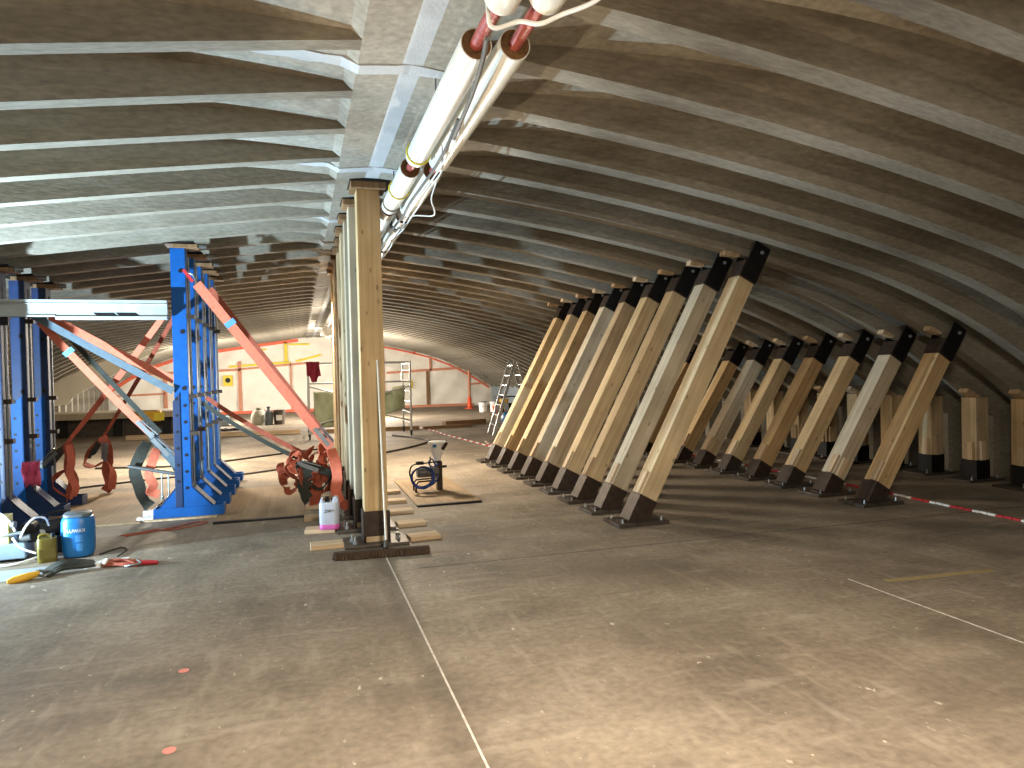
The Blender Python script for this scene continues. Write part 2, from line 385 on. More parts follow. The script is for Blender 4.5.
# far wall of plastic sheeting on battens (slightly billowing)
mb = MB(); rr = random.Random(3)
nx, nz = 90, 26; vs = []; fs = []
for i in range(nx + 1):
    x = XL + (XR - XL) * i / nx; zt = zrib(x) + depth(x) + 0.05
    for j in range(nz + 1):
        z = zt * j / nz
        vs.append((x, YF + 0.05 * math.sin(x * 2.1 + z * 1.3) + 0.03 * math.sin(x * 5.7 - z * 4.1) + 0.02 * math.sin(z * 9 + x * 3) - 0.02, z))
for i in range(nx):
    for j in range(nz): a = i * (nz + 1) + j; fs.append((a, a + nz + 1, a + nz + 2, a + 1))
mb.add(vs, fs)
wall_back = struct(mb.build('wall_back', M['sheet'], smooth=True), 'pale plastic sheeting closing the far end of the hall')
def wbar(nm, mat, p0, p1, w=0.1, t=0.05):
    q = MB(); q.bar((p0[0], YF - 0.12, p0[1]), (p1[0], YF - 0.12, p1[1]), t, w, up=(0, 0, 1) if abs(p0[0] - p1[0]) > abs(p0[1] - p1[1]) else (1, 0, 0)); return q.build(nm, mat, wall_back)
wbar('batten', M['batten'], (-2.55, 0.1), (-2.55, 2.35), 0.14); wbar('batten', M['batten'], (-2.55, 2.0), (0.6, 2.25), 0.09)
wbar('batten', M['batten'], (-7, 1.85), (-2.55, 1.98), 0.1); wbar('batten', M['batten'], (4.0, 1.7), (8.0, 1.88), 0.12)
wbar('batten', M['oldwood'], (5.95, 0.1), (5.95, 1.75), 0.14); wbar('batten', M['batten'], (6.1, 1.75), (6.1, 2.45), 0.09)
wbar('batten', M['batten'], (8.0, 0.1), (8.0, 1.75), 0.09); wbar('batten', M['batten'], (8.05, 1.05), (9.3, 1.15), 0.08)
wbar('batten', M['batten'], (3.85, 0.1), (3.85, 3.0), 0.09); wbar('batten', M['batten'], (-5.6, 0.1), (-5.6, 1.85), 0.14); wbar('batten', M['batten'], (-7.6, 0.95), (-5.6, 1.0), 0.08)
wbar('batten', M['batten'], (-0.35, 0.1), (-0.35, 2.2), 0.06)
wbar('base_plank', M['tape'], (-5, 0.06), (2, 0.06), 0.12, 0.1); wbar('base_plank', M['batten'], (2, 0.06), (8.2, 0.06), 0.12, 0.1)
wbar('tape_strip', M['ytape'], (-3.0, 2.12), (-0.4, 2.28), 0.1, .02); wbar('tape_strip', M['ytape'], (-0.55, 2.3), (-0.55, 3.2), 0.14, .02)
wbar('tape_strip', M['ytape'], (-0.4, 3.1), (0.5, 3.1), 0.08, .02); wbar('tape_strip', M['ytape'], (-0.1, 2.32), (1.0, 2.6), 0.1, .02)
wbar('tape_strip', M['ytape'], (-1.8, 2.5), (-1.8, 2.85), 0.05, .02); wbar('tape_strip', M['ytape'], (-2.0, 2.85), (-1.4, 2.87), 0.07, .02)
wbar('tape_strip', M['ytape'], (5.15, 0.95), (5.15, 1.3), 0.12, .02); wbar('tape_strip', M['tape'], (5.3, 2.6), (5.45, 2.85), 0.12, .02)
for x0 in range(-8, 9):
    if x0 in (0, 1, 2): continue
    wbar('tape_strip', M['tape'], (x0, zrib(x0) - 0.06), (x0 + 1, zrib(x0 + 1) - 0.06), 0.14 if x0 < 0 else 0.07, .02)
# chalk/joint lines on the floor
def line(nm, x0, y0, x1, y1, w, mat, lab):
    q = MB(); q.bar((x0, y0, 0.001), (x1, y1, 0.001), w, 0.002); return struct(q.build(nm, mat), lab)
M['chalk'] = base('chalk', (196, 186, 174), 0.9, var=0.25, vscale=30)
M['joint'] = base('joint_dark', (84, 76, 66), 0.9, var=0.2)
M['ypaint'] = base('worn_yellow', (152, 134, 92), 0.9, var=0.15, vscale=20)
line('trim_1', 0.69, -1.5, 0.69, 6.75, 0.011, M['chalk'], 'pale joint line in the floor running to the broom')
line('trim_2', 0.9, 5.78, 9.4, 5.78, 0.012, M['joint'], 'fine cross joint in the floor')
line('trim_3', 3.92, -1.5, 3.88, 4.3, 0.011, M['chalk'], 'pale joint line in the floor at the right')
line('trim_4', 4.1, 4.16, 5.05, 4.10, 0.06, M['ypaint'], 'worn yellowish stripe on the floor at the right')
for i, (x, y) in enumerate(((-0.65, 4.22), (-0.58, 3.33))):
    q = MB(); q.cyl((x, y, 0), (x, y, 0.002), 0.028, n=20); struct(q.build('trim_%d' % (5 + i), M['paintspot']), 'small pink marking spot on the floor')

# ------------------------------------------------------------------ timber struts and posts
ORD = ['nearest to the camera', 'second from the camera', 'third from the camera', 'fourth from the camera', 'fifth from the camera', 'sixth from the camera', 'seventh from the camera', 'second from the far end', 'at the far end']
def ry(t): return Matrix.Rotation(t, 3, 'Y')
def abolt(pl, x, y, z, s=1.0):
    q = MB(); q.cyl((0, 0, 0), (0, 0, 0.018 * s), 0.017 * s, n=6); q.cyl((0, 0, 0.018 * s), (0, 0, 0.05 * s), 0.009 * s, n=8)
    return q.build('anchor_bolt', M['bolt'], pl, (x, y, z))
def make_strut(lean, L, mat, sec=0.2, cleat2=False, sh=0.25):
    """origin: middle of the foot plate on the floor; leans towards +X"""
    t = thing('timber_strut', 'x', 'strut')
    R = ry(lean); ax = R @ V((0, 0, 1)); nx = R @ V((1, 0, 0)); o = V((0, 0, 0.045))
    q = MB(); q.b2(-0.27, 0.30, -0.20, 0.20, 0, 0.036); pl = q.build('base_plate', M['plate'], t, bevel=0.004)
    for x in (-0.2, 0.24):
        for y in (-0.14, 0.14): abolt(pl, x, y, 0.036, 0.8)
    h = sec / 2 + 0.008
    # shoe, cut level at its foot
    A = []
    for s_, xl in ((-1, -h), (1, h)):
        top = o + ax * sh + nx * xl; bt = o + nx * xl; k = (bt.z - 0.03) / ax.z; bt = bt - ax * k
        A.append((bt, top))
    q = MB(); poly = [(A[0][0].x, A[0][0].z), (A[1][0].x, A[1][0].z), (A[1][1].x, A[1][1].z), (A[0][1].x, A[0][1].z)]
    q.prism(poly, 'y', -h, h); q.build('shoe', M['shoe'], t, bevel=0.004)
    q = MB(); q.b2(A[0][0].x - 0.05, A[0][0].x + 0.01, -0.09, 0.06, 0.03, 0.06); q.build('shoe_stop', M['shoe'], t)
    # timber in its own frame so the grain follows it
    tl = L - 0.43 - sh
    q = MB(); q.b2(-sec / 2, sec / 2, -sec / 2, sec / 2, -tl / 2, tl / 2)
    q.build('timber', mat, t, o + ax * (sh + tl / 2), (0, lean, 0), bevel=0.005)
    q = MB(); q.b2(-0.016, 0.016, -0.042, 0.042, -0.12, 0.12)
    q.build('cleat', M['pack'], t, o + ax * (sh + 0.12) + nx * (-sec / 2 - 0.016) + V((0, -0.045, 0)), (0, lean, 0), bevel=0.003)
    q = MB(); q.b2(-0.042, 0.042, -0.016, 0.016, -0.12, 0.12)
    if cleat2: q.build('cleat', M['pack'], t, o + ax * (sh + 0.12) + nx * (-0.02) + V((0, -sec / 2 - 0.016, 0)), (0, lean, 0), bevel=0.003)
    # head: sleeve plus two cheek plates clasping the rib, bolt through
    s0 = L - 0.43
    q = MB(); q.b2(-h, h, -h, h, -0.1, 0.1); q.build('head_sleeve', M['shoe'], t, o + ax * (s0 + 0.1), (0, lean, 0), bevel=0.004)
    for y in (-h - 0.007, h + 0.007):
        q = MB(); q.b2(-h + 0.01, h, -0.007, 0.007, -0.205, 0.215)
        c = q.build('cheek_plate', M['black'], t, o + ax * (s0 + 0.215) + V((0, y, 0)), (0, lean, 0), bevel=0.003)
        q = MB(); sg = -1 if y < 0 else 1
        q.cyl((0.02, sg * 0.007, 0.13), (0.02, sg * 0.022, 0.13), 0.022, n=6); q.cyl((0.02, sg * 0.02, 0.13), (0.02, sg * 0.035, 0.13), 0.011, n=8)
        q.build('bolt', M['bolt'], c)
    return t
def wedge_for(t, x, y, mat):
    q = MB(); z = zrib(x); sl = (zrib(x + 0.05) - zrib(x - 0.05)) / 0.1
    q.prism([(-0.09, -0.055), (0.09, -0.03), (0.09, 0.0), (-0.09, 0.0)], 'y', -0.05, 0.05)
    return q.build('packing_wedge', mat, t, (x - t.location.x, y - t.location.y, z - 0.004), (0, -math.atan(sl), 0))
lean1 = math.atan2(1.54, 2.86); lean2 = math.atan2(1.22, 1.93)
x1, x2 = 3.31, 6.28
mats = [M['wood'], M['wood2'], M['wood'], M['wood2'], M['wood3'], M['wood2'], M['wood'], M['wood3'], M['wood']]
S = {}
for k, m in (('a', M['wood']), ('b', M['wood2']), ('c', M['wood3'])):
    S[k] = make_strut(lean1, 3.26, m); S[k].location = (0, -50, 0)
def place(P, used, i, loc, label, group):
    if id(P) not in used:
        used.add(id(P)); P.location = loc; P['label'] = label; P['group'] = group; o = P
    else: o = dup(P, loc, label, group=group)
    return o
used = set()
for i, k in enumerate('abacbbaca'):
    y = 6.67 + RS * i
    o = place(S[k], used, i, (x1, y, 0), 'tall leaning timber strut of the inner row, %s' % ORD[i], 'tall leaning struts of the inner row')
for o in [c for c in C.objects if c.get('group') == 'tall leaning struts of the inner row']:
    wedge_for(o, 4.53, o.location.y + 0.02, M['pack'])
S2 = {'a': make_strut(lean2, 2.34, M['wood3'], sh=0.2), 'b': make_strut(lean2, 2.34, M['wood2'], cleat2=True, sh=0.2)}
for i, k in enumerate('abaaabaaa'):
    y = 6.56 + RS * i
    place(S2[k], used, i, (x2 - 0.05, y, 0), 'shorter leaning timber strut of the middle row, %s' % ORD[i], 'shorter leaning struts of the middle row')
for o in [c for c in C.objects if c.get('group') == 'shorter leaning struts of the middle row']:
    wedge_for(o, 7.22, o.location.y + 0.02, M['pack'])
def make_wallpost(mat):
    t = thing('timber_post', 'x', 'post')
    q = MB(); q.b2(-0.33, 0.27, -0.2, 0.2, 0, 0.03); pl = q.build('base_plate', M['plate'], t, bevel=0.004)
    abolt(pl, -0.24, -0.15, 0.03); abolt(pl, 0.2, -0.15, 0.03)
    q = MB(); q.b2(-0.118, 0.118, -0.118, 0.118, 0.03, 0.28); q.build('shoe', M['black'], t, bevel=0.004)
    zt = zrib(8.66) - 0.05; hl = (zt - 0.28) / 2
    q = MB(); q.b2(-0.11, 0.11, -0.11, 0.11, -hl, hl); q.build('timber', mat, t, (0, 0, 0.28 + hl), bevel=0.005)
    q = MB(); q.b2(-0.016, 0.016, -0.04, 0.04, -0.12, 0.12); q.build('cleat', M['pack'], t, (-0.126, -0.03, 0.40), bevel=0.003)
    q = MB(); q.b2(-0.04, 0.04, -0.016, 0.016, -0.13, 0.13); q.build('cleat', M['pack'], t, (-0.02, -0.126, 0.41), bevel=0.003)
    q = MB(); q.prism([(-0.17, -0.06), (0.06, -0.05), (0.06, 0), (-0.17, 0.0)], 'y', -0.07, 0.07); q.build('packing_wedge', M['pack'], t, (-0.03, 0, zt + 0.045), (0, 0.5, 0))
    return t
W3 = {'a': make_wallpost(M['wood']), 'b': make_wallpost(M['wood3'])}
for i, k in enumerate('baabbaaab'):
    place(W3[k], used, i, (8.74, 6.63 + RS * i, 0), 'short upright timber post along the right wall, %s' % ORD[i], 'short upright posts along the right wall')

# central posts on planks
def make_centre(mat):
    t = thing('timber_post', 'x', 'post')
    z0 = 0.005
    q = MB(); q.b2(-0.30, 0.29, -0.20, 0.2, z0, z0 + 0.03); pl = q.build('base_plate', M['plate'], t, bevel=0.004)
    for x, y in ((-0.2, -0.12), (-0.22, 0.0), (0.2, -0.05), (0.22, 0.1)): abolt(pl, x, y, z0 + 0.03, 1.35)
    q = MB(); q.b2(-0.1, 0.1, -0.1, 0.1, z0 + 0.03, z0 + 0.085); q.build('packing_block', M['pack'], t, bevel=0.004)
    q = MB(); q.b2(-0.118, 0.118, -0.105, 0.105, z0 + 0.085, z0 + 0.32)
    q.b2(-0.125, -0.115, -0.12, 0.12, z0 + 0.03, z0 + 0.32); q.b2(0.115, 0.125, -0.12, 0.12, z0 + 0.03, z0 + 0.32); q.build('shoe', M['shoe'], t, bevel=0.003)
    zb, zt = z0 + 0.32, 3.332; hl = (zt - zb) / 2
    q = MB(); q.b2(-0.108, 0.108, -0.1, 0.1, -hl, hl); q.build('timber', mat, t, (0, 0, zb + hl), bevel=0.005)
    q = MB(); q.b2(-0.16, 0.16, -0.16, 0.13, zt, zt + 0.062); q.build('head_block', M['oldwood'], t, bevel=0.004)
    q = MB(); q.b2(-0.17, 0.21, -0.17, 0.2, zt + 0.062, zt + 0.092); q.build('head_plate', M['black'], t, bevel=0.003)
    return t
CP = {'a': make_centre(M['wood']), 'b': make_centre(M['wood2']), 'c': make_centre(M['wood3'])}
rr = random.Random(5)
pk = None
for i, k in enumerate('cbbaaabca'):
    y = 6.80 + RS * i; x = 0.66 - (0.03 if i in (1, 2, 3) else 0.0)
    place(CP[k], used, i, (x, y, 0), 'tall upright timber post in the centre row, %s' % ORD[i], 'upright posts of the centre row')
    for sd, nm in ((-1, 'left'), (1, 'right')):
        if i > 4: continue
        if pk is None:
            q = MB(); q.b2(-0.1, 0.1, -0.02, 0.02, -0.15, 0.15); pk = q.build('timber_plank', M['pack'], None, bevel=0.004)
            tag(pk, 'x', 'plank', 'short planks beside the centre post feet'); o = pk
        else: o = dup(pk, None, None)
        o.rotation_euler = (PI / 2, 0, PI / 2 + rr.uniform(-.1, .1)); o.location = (x + (-0.46 if sd < 0 else 0.455) + rr.uniform(-.015, .015), y + rr.uniform(-.03, .03), 0.0205)
        o['label'] = 'short pale plank lying %s of the centre post foot, %s' % (nm, ORD[i])

# ------------------------------------------------------------------ blue steel shores
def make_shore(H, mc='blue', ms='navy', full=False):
    t = thing('steel_shore', 'x', 'shore')
    q = MB()   # upper column as channel: web and flanges
    q.b2(-0.078, 0.078, -0.10, -0.085, 0.12, H); q.b2(-0.078, -0.064, -0.085, 0.10, 0.12, H); q.b2(0.064, 0.078, -0.085, 0.10, 0.12, H); q.b2(-0.064, 0.064, 0.0, 0.012, 0.12, H)
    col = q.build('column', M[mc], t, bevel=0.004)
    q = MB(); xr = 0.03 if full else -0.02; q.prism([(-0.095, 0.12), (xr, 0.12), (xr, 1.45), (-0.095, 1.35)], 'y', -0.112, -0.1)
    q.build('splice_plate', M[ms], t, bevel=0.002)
    q = MB()
    for z in [0.35 + 0.19 * j for j in range(6)]:
        q.cyl((0.03, -0.108, z), (0.03, -0.1, z), 0.018, n=12); q.cyl((-0.055, -0.118, z + 0.08), (-0.055, -0.112, z + 0.08), 0.016, n=8)
    for z in (1.5, 2.15, 2.85):
        q.cyl((0.03, -0.108, z), (0.03, -0.1, z), 0.025, n=12)
    q.build('bolt_hole', M['black'], col)
    q = MB(); q.cyl((0.105, -0.06, 0.3), (0.105, -0.06, H - 0.1), 0.013, n=12)
    rod = q.build('tension_rod', M['galv'], t, smooth=True)
    for z in (0.95, 1.38, 2.3):
        q = MB(); q.b2(0.07, 0.16, -0.1, -0.02, z, z + 0.05); q.build('rod_clamp', M['shoe'], t, bevel=0.003)
    # foot: base beam with sloping gussets
    q = MB(); q.b2(-0.33, 0.42, -0.12, -0.10, 0.03, 0.13); q.b2(-0.33, 0.42, 0.10, 0.12, 0.03, 0.13); q.b2(-0.33, 0.42, -0.12, 0.12, 0.02, 0.035); q.b2(0.405, 0.42, -0.1, 0.1, 0.035, 0.13); q.b2(-0.33, -0.315, -0.1, 0.1, 0.035, 0.13)
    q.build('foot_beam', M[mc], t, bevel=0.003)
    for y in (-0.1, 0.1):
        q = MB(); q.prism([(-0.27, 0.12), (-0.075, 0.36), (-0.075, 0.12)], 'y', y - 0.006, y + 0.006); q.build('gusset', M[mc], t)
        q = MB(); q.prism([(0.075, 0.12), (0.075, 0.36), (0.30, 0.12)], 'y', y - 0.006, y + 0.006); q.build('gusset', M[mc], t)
    q = MB(); q.bar((-0.275, 0, 0.128), (-0.075, 0, 0.375), 0.2, 0.01, up=(1, 0, 0)); q.build('brace_plate', M['navy'], t)
    q = MB(); q.bar((0.31, 0, 0.128), (0.075, 0, 0.375), 0.2, 0.01, up=(1, 0, 0)); q.build('brace_plate', M['navy'], t)
    q = MB(); q.b2(-0.05, 0.22, -0.13, 0.11, H, H + 0.045); q.build('head_block', M['oldwood'], t, bevel=0.004)
    q = MB(); q.box((0.02, 0.02, H + 0.06), (0.32, 0.3, 0.02), Matrix.Rotation(-0.07, 3, 'Y')); q.build('head_plate', M['black'], t)
    q = MB(); q.cyl((0.22, -0.09, H + 0.03), (0.30, -0.06, H + 0.03), 0.03, n=10); q.build('head_spindle', M['galv'], t, smooth=True)
    return t
sh = make_shore(3.11)
for i in range(5):
    loc = (-1.30, 8.97 + 0.7 * i, 0.0)
    lab = 'bright blue steel shore left of the centre posts, %s' % ['nearest to the camera', 'second from the camera', 'third from the camera', 'fourth from the camera', 'fifth and last from the camera'][i]
    if i == 0: sh.location = loc; tag(sh, lab, 'shore', 'blue shores left of the centre posts'); o = sh
    else: o = dup(sh, loc, lab)
sl = make_shore(2.80, 'navy', 'blue', True)  # navy columns paint in the shade on this group, blue plates its lit part
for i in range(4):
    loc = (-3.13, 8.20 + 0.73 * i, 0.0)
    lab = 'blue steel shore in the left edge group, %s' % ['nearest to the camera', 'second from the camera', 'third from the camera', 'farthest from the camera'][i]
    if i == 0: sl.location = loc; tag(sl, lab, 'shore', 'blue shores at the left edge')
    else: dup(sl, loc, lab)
# bearers under the right group of shores
for i, (z, y0, x0, x1b, lab) in enumerate(((0.01, 8.79, -1.72, -0.75, 'pale bearer board under the nearest blue shore foot'),)):
    q = MB(); q.b2(x0, x1b, y0, y0 + 0.09, 0, 0.018); tag(q.build('bearer_board', M['pack']), lab, 'board')
q = MB(); q.b2(-1.80, -1.63, 8.84, 8.92, 0, 0.045); tag(q.build('wood_block', M['white'], bevel=0.004), 'white block lying at the left end of the blue shore foot', 'block')
q = MB(); q.b2(-1.77, -1.63, 9.02, 9.1, 0, 0.09); tag(q.build('wood_block', M['white'], bevel=0.004), 'taller white block just behind the white block at the blue foot', 'block')

# white aluminium beam between the blue groups
t = thing('aluminium_beam', 'long white aluminium beam spanning between the two blue shore groups', 'beam', (-2.4, 8.76, 2.28))
q = MB(); q.b2(-1.3, 1.0, -0.05, 0.05, 0.185, 0.215); q.b2(-1.3, 1.0, -0.05, 0.05, 0.165, 0.178); q.b2(-1.3, 1.0, -0.03, 0.03, 0.178, 0.186); q.build('top_flange', M['beam'], t, bevel=0.003)
q = MB(); q.b2(-1.3, 1.0, -0.03, 0.03, 0.03, 0.165); q.build('web', M['beam'], t)
q = MB(); q.b2(-0.1, 1.0, -0.05, 0.05, 0.0, 0.035); q.b2(-1.3, -0.1, -0.045, 0.045, 0.03, 0.05); q.build('bottom_flange', M['beam'], t, bevel=0.003)
q = MB()
for x in (0.30, 0.52): q.prism([(x, 0.04), (x + 0.2, 0.04), (x + 0.16, 0.075), (x - 0.04, 0.075)], 'y', -0.033, -0.029)
q.build('web_slot', M['black'], t)
q = MB(); q.b2(-0.62, -0.55, -0.02, 0.02, -0.06, 0.03); q.build('hanger_lug', M['black'], t)

# ------------------------------------------------------------------ straps
def ratchet(parent, c, d, w=0.095, mat=None):
    d = V(d).normalized(); side = V((0, 1, 0)); up = d.cross(side).normalized(); c = V(c)
    q = MB()
    for s_ in (-1, 1): q.bar(c - d * 0.13 + side * s_ * w / 2, c + d * 0.13 + side * s_ * w / 2, 0.008, 0.05, up=up)
    q.cyl(c - side * w / 2, c + side * w / 2, 0.025, n=12); q.cyl(c - d * 0.1 - side * w / 2, c - d * 0.1 + side * w / 2, 0.012, n=8)
    q.bar(c + up * 0.04 - d * 0.1, c + up * 0.06 + d * 0.14, w, 0.012, up=up)
    return q.build('ratchet', mat or M['galv'], parent)
def strap(label, p0, p1, mat, w=0.115, sag=0.03, side=(0, 1, 0.0), rat=None, group='tensioned straps', twist=0.0, facing=None):
    p0, p1 = V(p0), V(p1)
    t = thing('ratchet_strap', label, 'strap', p1, 0, group)
    n = 14; pts = []; sd = []
    d = (p1 - p0).normalized(); fwd = V((0.25, 0.95, 0)); base_side = d.cross(fwd).normalized()
    for i in range(n + 1):
        u = i / n; p = p0.lerp(p1, u) + V((0, 0, -4 * sag * u * (1 - u))) - p1; pts.append(p)
        a = twist * u; sd.append(base_side * math.cos(a) + fwd * math.sin(a))
    q = MB(); q.ribbon(pts, w, sd, 0.006); q.build('webbing', mat, t)
    if rat is not None:
        ratchet(t, p0.lerp(p1, rat) - p1 + V((0, -0.02, 0)), d)
    return t
def shackle(t, p0, p1):
    q = MB(); q.tube(crom([p0, V(p0).lerp(V(p1), .5) + V((0.03, 0, 0.03)), p1]), 0.012, 8); q.build('shackle', M['galv'], t)
# main long strap from blue shore head to the foot of the centre posts
s1 = strap('broad orange strap running from blue shore head down to the centre post feet, front one', (-1.10, 8.84, 2.70), (0.335, 8.55, 0.76), M['orange'], 0.11, 0.0, rat=0.93)
shackle(s1, V((-1.235, 8.86, 2.84)) - s1.location, V((-1.10, 8.84, 2.70)) - s1.location)
q = MB(); q.ribbon([V((-1.24, 8.85, 2.86)) - s1.location, V((-1.14, 8.84, 2.72)) - s1.location], 0.035, (1, 0, 0.7), 0.01); q.build('loop', M['chainred'], s1)
q = MB(); q.ribbon([V((-0.765, 8.755, 2.265)) - s1.location, V((-0.725, 8.755, 2.21)) - s1.location], 0.125, (0.8, 0, 0.6), 0.004); q.build('label_tag', M['tagblue'], s1)
strap('broad orange strap running from blue shore head down to the centre post feet, rear one', (-1.05, 9.55, 2.72), (0.36, 9.2, 0.74), M['rust_shade'], 0.11, 0.0, rat=0.93)
# straps in the bay between the two blue groups
sA = strap('orange strap sloping from left blue group down right to the near blue shore', (-2.72, 9.3, 2.36), (-1.38, 8.9, 1.60), M['orange'], 0.09, 0.02)
sB = strap('grey-blue strap sloping down right just below the orange one', (-2.93, 9.05, 2.43), (-1.38, 8.83, 1.47), M['greyweb'], 0.08, 0.01)
sC = strap('orange strap dropping steeply right from left blue group to a hanging ratchet', (-2.80, 9.2, 2.3), (-1.70, 9.15, 0.99), M['orange'], 0.085, 0.02, rat=0.97)
q = MB(); q.ribbon([V((-2.51, 9.10, 1.965)) - sC.location, V((-2.47, 9.10, 1.92)) - sC.location], 0.118, (0.77, 0, 0.64), 0.004); q.build('label_tag', M['tagblue'], sC)
strap('thin dark strap dropping steeply right behind the orange one', (-2.78, 9.6, 2.36), (-1.66, 9.6, 0.95), M['darkweb'], 0.06, 0.02)
strap('orange strap rising right from coil on the left up to near blue shore', (-1.52, 9.1, 2.32), (-2.87, 10.3, 0.82), M['orange'], 0.07, 0.02, twist=1.45)
strap('orange strap rising right behind the others to the second blue shore', (-1.50, 9.9, 2.42), (-2.70, 11.3, 0.80), M['rust_shade'], 0.055, 0.02, twist=1.4)
strap('shaded orange strap crossing from blue shores down to the rear strap bundle', (-1.12, 9.55, 1.37), (0.0, 9.0, 0.68), M['rust_shade'], 0.055, 0.03, twist=0.5)
strap('dark grey strap crossing from blue shores down to the rear strap bundle', (-1.1, 9.0, 1.32), (0.0, 8.9, 0.60), M['darkweb'], 0.05, 0.04)

def bundle(label, c, loops, group='bundled strap ends'):
    """hanging folded ends of strap; loops: list of (mat, points, width, side)"""
    t = thing('strap_bundle', label, 'strap bundle', c, 0, group)
    for mat, pts, w, side in loops:
        q = MB(); P = crom(pts, 5); n = len(P)
        sd = [V(side) + V((0.5 * math.sin(i * 0.5), 0.5 * math.cos(i * 0.35), 0)) for i in range(n)]
        q.ribbon(P, w, sd, 0.01); q.build('webbing', mat, t, smooth=True)
    return t
# hanging coils by the left blue group
b1 = bundle('twisted orange strap end hanging beside the left blue group, left one', (-2.87, 10.3, 0.0), [
    (M['rust_shade'], [(0, 0, 0.82), (0.03, 0, 0.66), (0.0, 0.02, 0.5), (0.06, 0, 0.33), (0.02, 0, 0.15), (0.05, 0, 0.03)], 0.12, (1, 0.3, 0)),
    (M['orange'], [(0.02, -0.02, 0.80), (0.05, -0.03, 0.6), (0.03, -0.03, 0.42), (0.09, -0.03, 0.25), (0.04, -0.03, 0.1)], 0.09, (0.8, 0.6, 0)),
    (M['rust_shade'], [(0.03, 0, 0.5), (-0.12, 0, 0.42), (-0.17, 0, 0.3), (-0.08, 0, 0.2), (0.02, 0, 0.12)], 0.1, (0.4, 1, 0)),
    (M['darkweb'], [(-0.02, 0.02, 0.78), (-0.18, 0.02, 0.62), (-0.33, 0.03, 0.44), (-0.4, 0.04, 0.3)], 0.13, (0.8, 0.2, 0.6))])
ratchet(b1, (-0.2, 0.0, 0.62), (0.7, 0, 0.7))
b2 = bundle('twisted orange strap end hanging beside the left blue group, right one', (-2.70, 11.25, 0.0), [
    (M['rust_shade'], [(0, 0, 0.82), (0.06, 0, 0.68), (0.08, 0, 0.5), (0.05, 0, 0.35), (0.08, 0, 0.15), (0.02, 0, 0.04)], 0.13, (1, 0.3, 0)),
    (M['rust_shade'], [(0.0, 0, 0.8), (-0.15, 0, 0.62), (-0.22, 0, 0.45), (-0.1, 0, 0.4), (0.05, 0, 0.47), (0.12, 0, 0.3), (0.1, 0, 0.06)], 0.11, (0.5, 1, 0.2)),
    (M['darkweb'], [(-0.02, -0.02, 0.75), (-0.1, -0.02, 0.62), (-0.17, -0.02, 0.52)], 0.08, (0.8, 0.2, 0.6))])
ratchet(b2, (0.06, -0.03, 0.6), (0.1, 0, 1))
# ratchet bundle left of near blue shore
b3 = bundle('dark and orange strap ends with ratchet hanging left of near blue shore', (-1.66, 9.12, 0.0), [
    (M['greyweb'], [(0.0, 0, 0.95), (0.1, 0, 0.8), (0.22, 0, 0.62), (0.3, -0.02, 0.5)], 0.11, (0.7, 0.2, 0.7)),
    (M['darkweb'], [(-0.06, 0, 0.88), (-0.14, 0, 0.72), (-0.2, 0, 0.55), (-0.16, 0, 0.38), (-0.12, 0, 0.22), (-0.05, 0, 0.12)], 0.13, (1, 0.4, 0)),
    (M['orange'], [(0.05, -0.03, 0.8), (0.0, -0.04, 0.66), (-0.05, -0.04, 0.5), (0.0, -0.04, 0.38), (-0.04, -0.04, 0.3), (0.06, -0.04, 0.27)], 0.1, (1, 0.3, 0.2))])
ratchet(b3, (0.1, -0.05, 0.82), (0.6, 0, -0.75), 0.13)
q = MB(); q.cyl((-0.25, -0.1, 0.62), (0.25, -0.1, 0.5), 0.02, n=10)
for x in (0.1, 0.17): q.cyl((x, -0.1, 0.53), (x, -0.1, 0.25), 0.008, n=6); q.cyl((x, -0.1, 0.25), (x, -0.1, 0.21), 0.018, n=8)
q.build('spindle', M['galv'], b3, smooth=True)
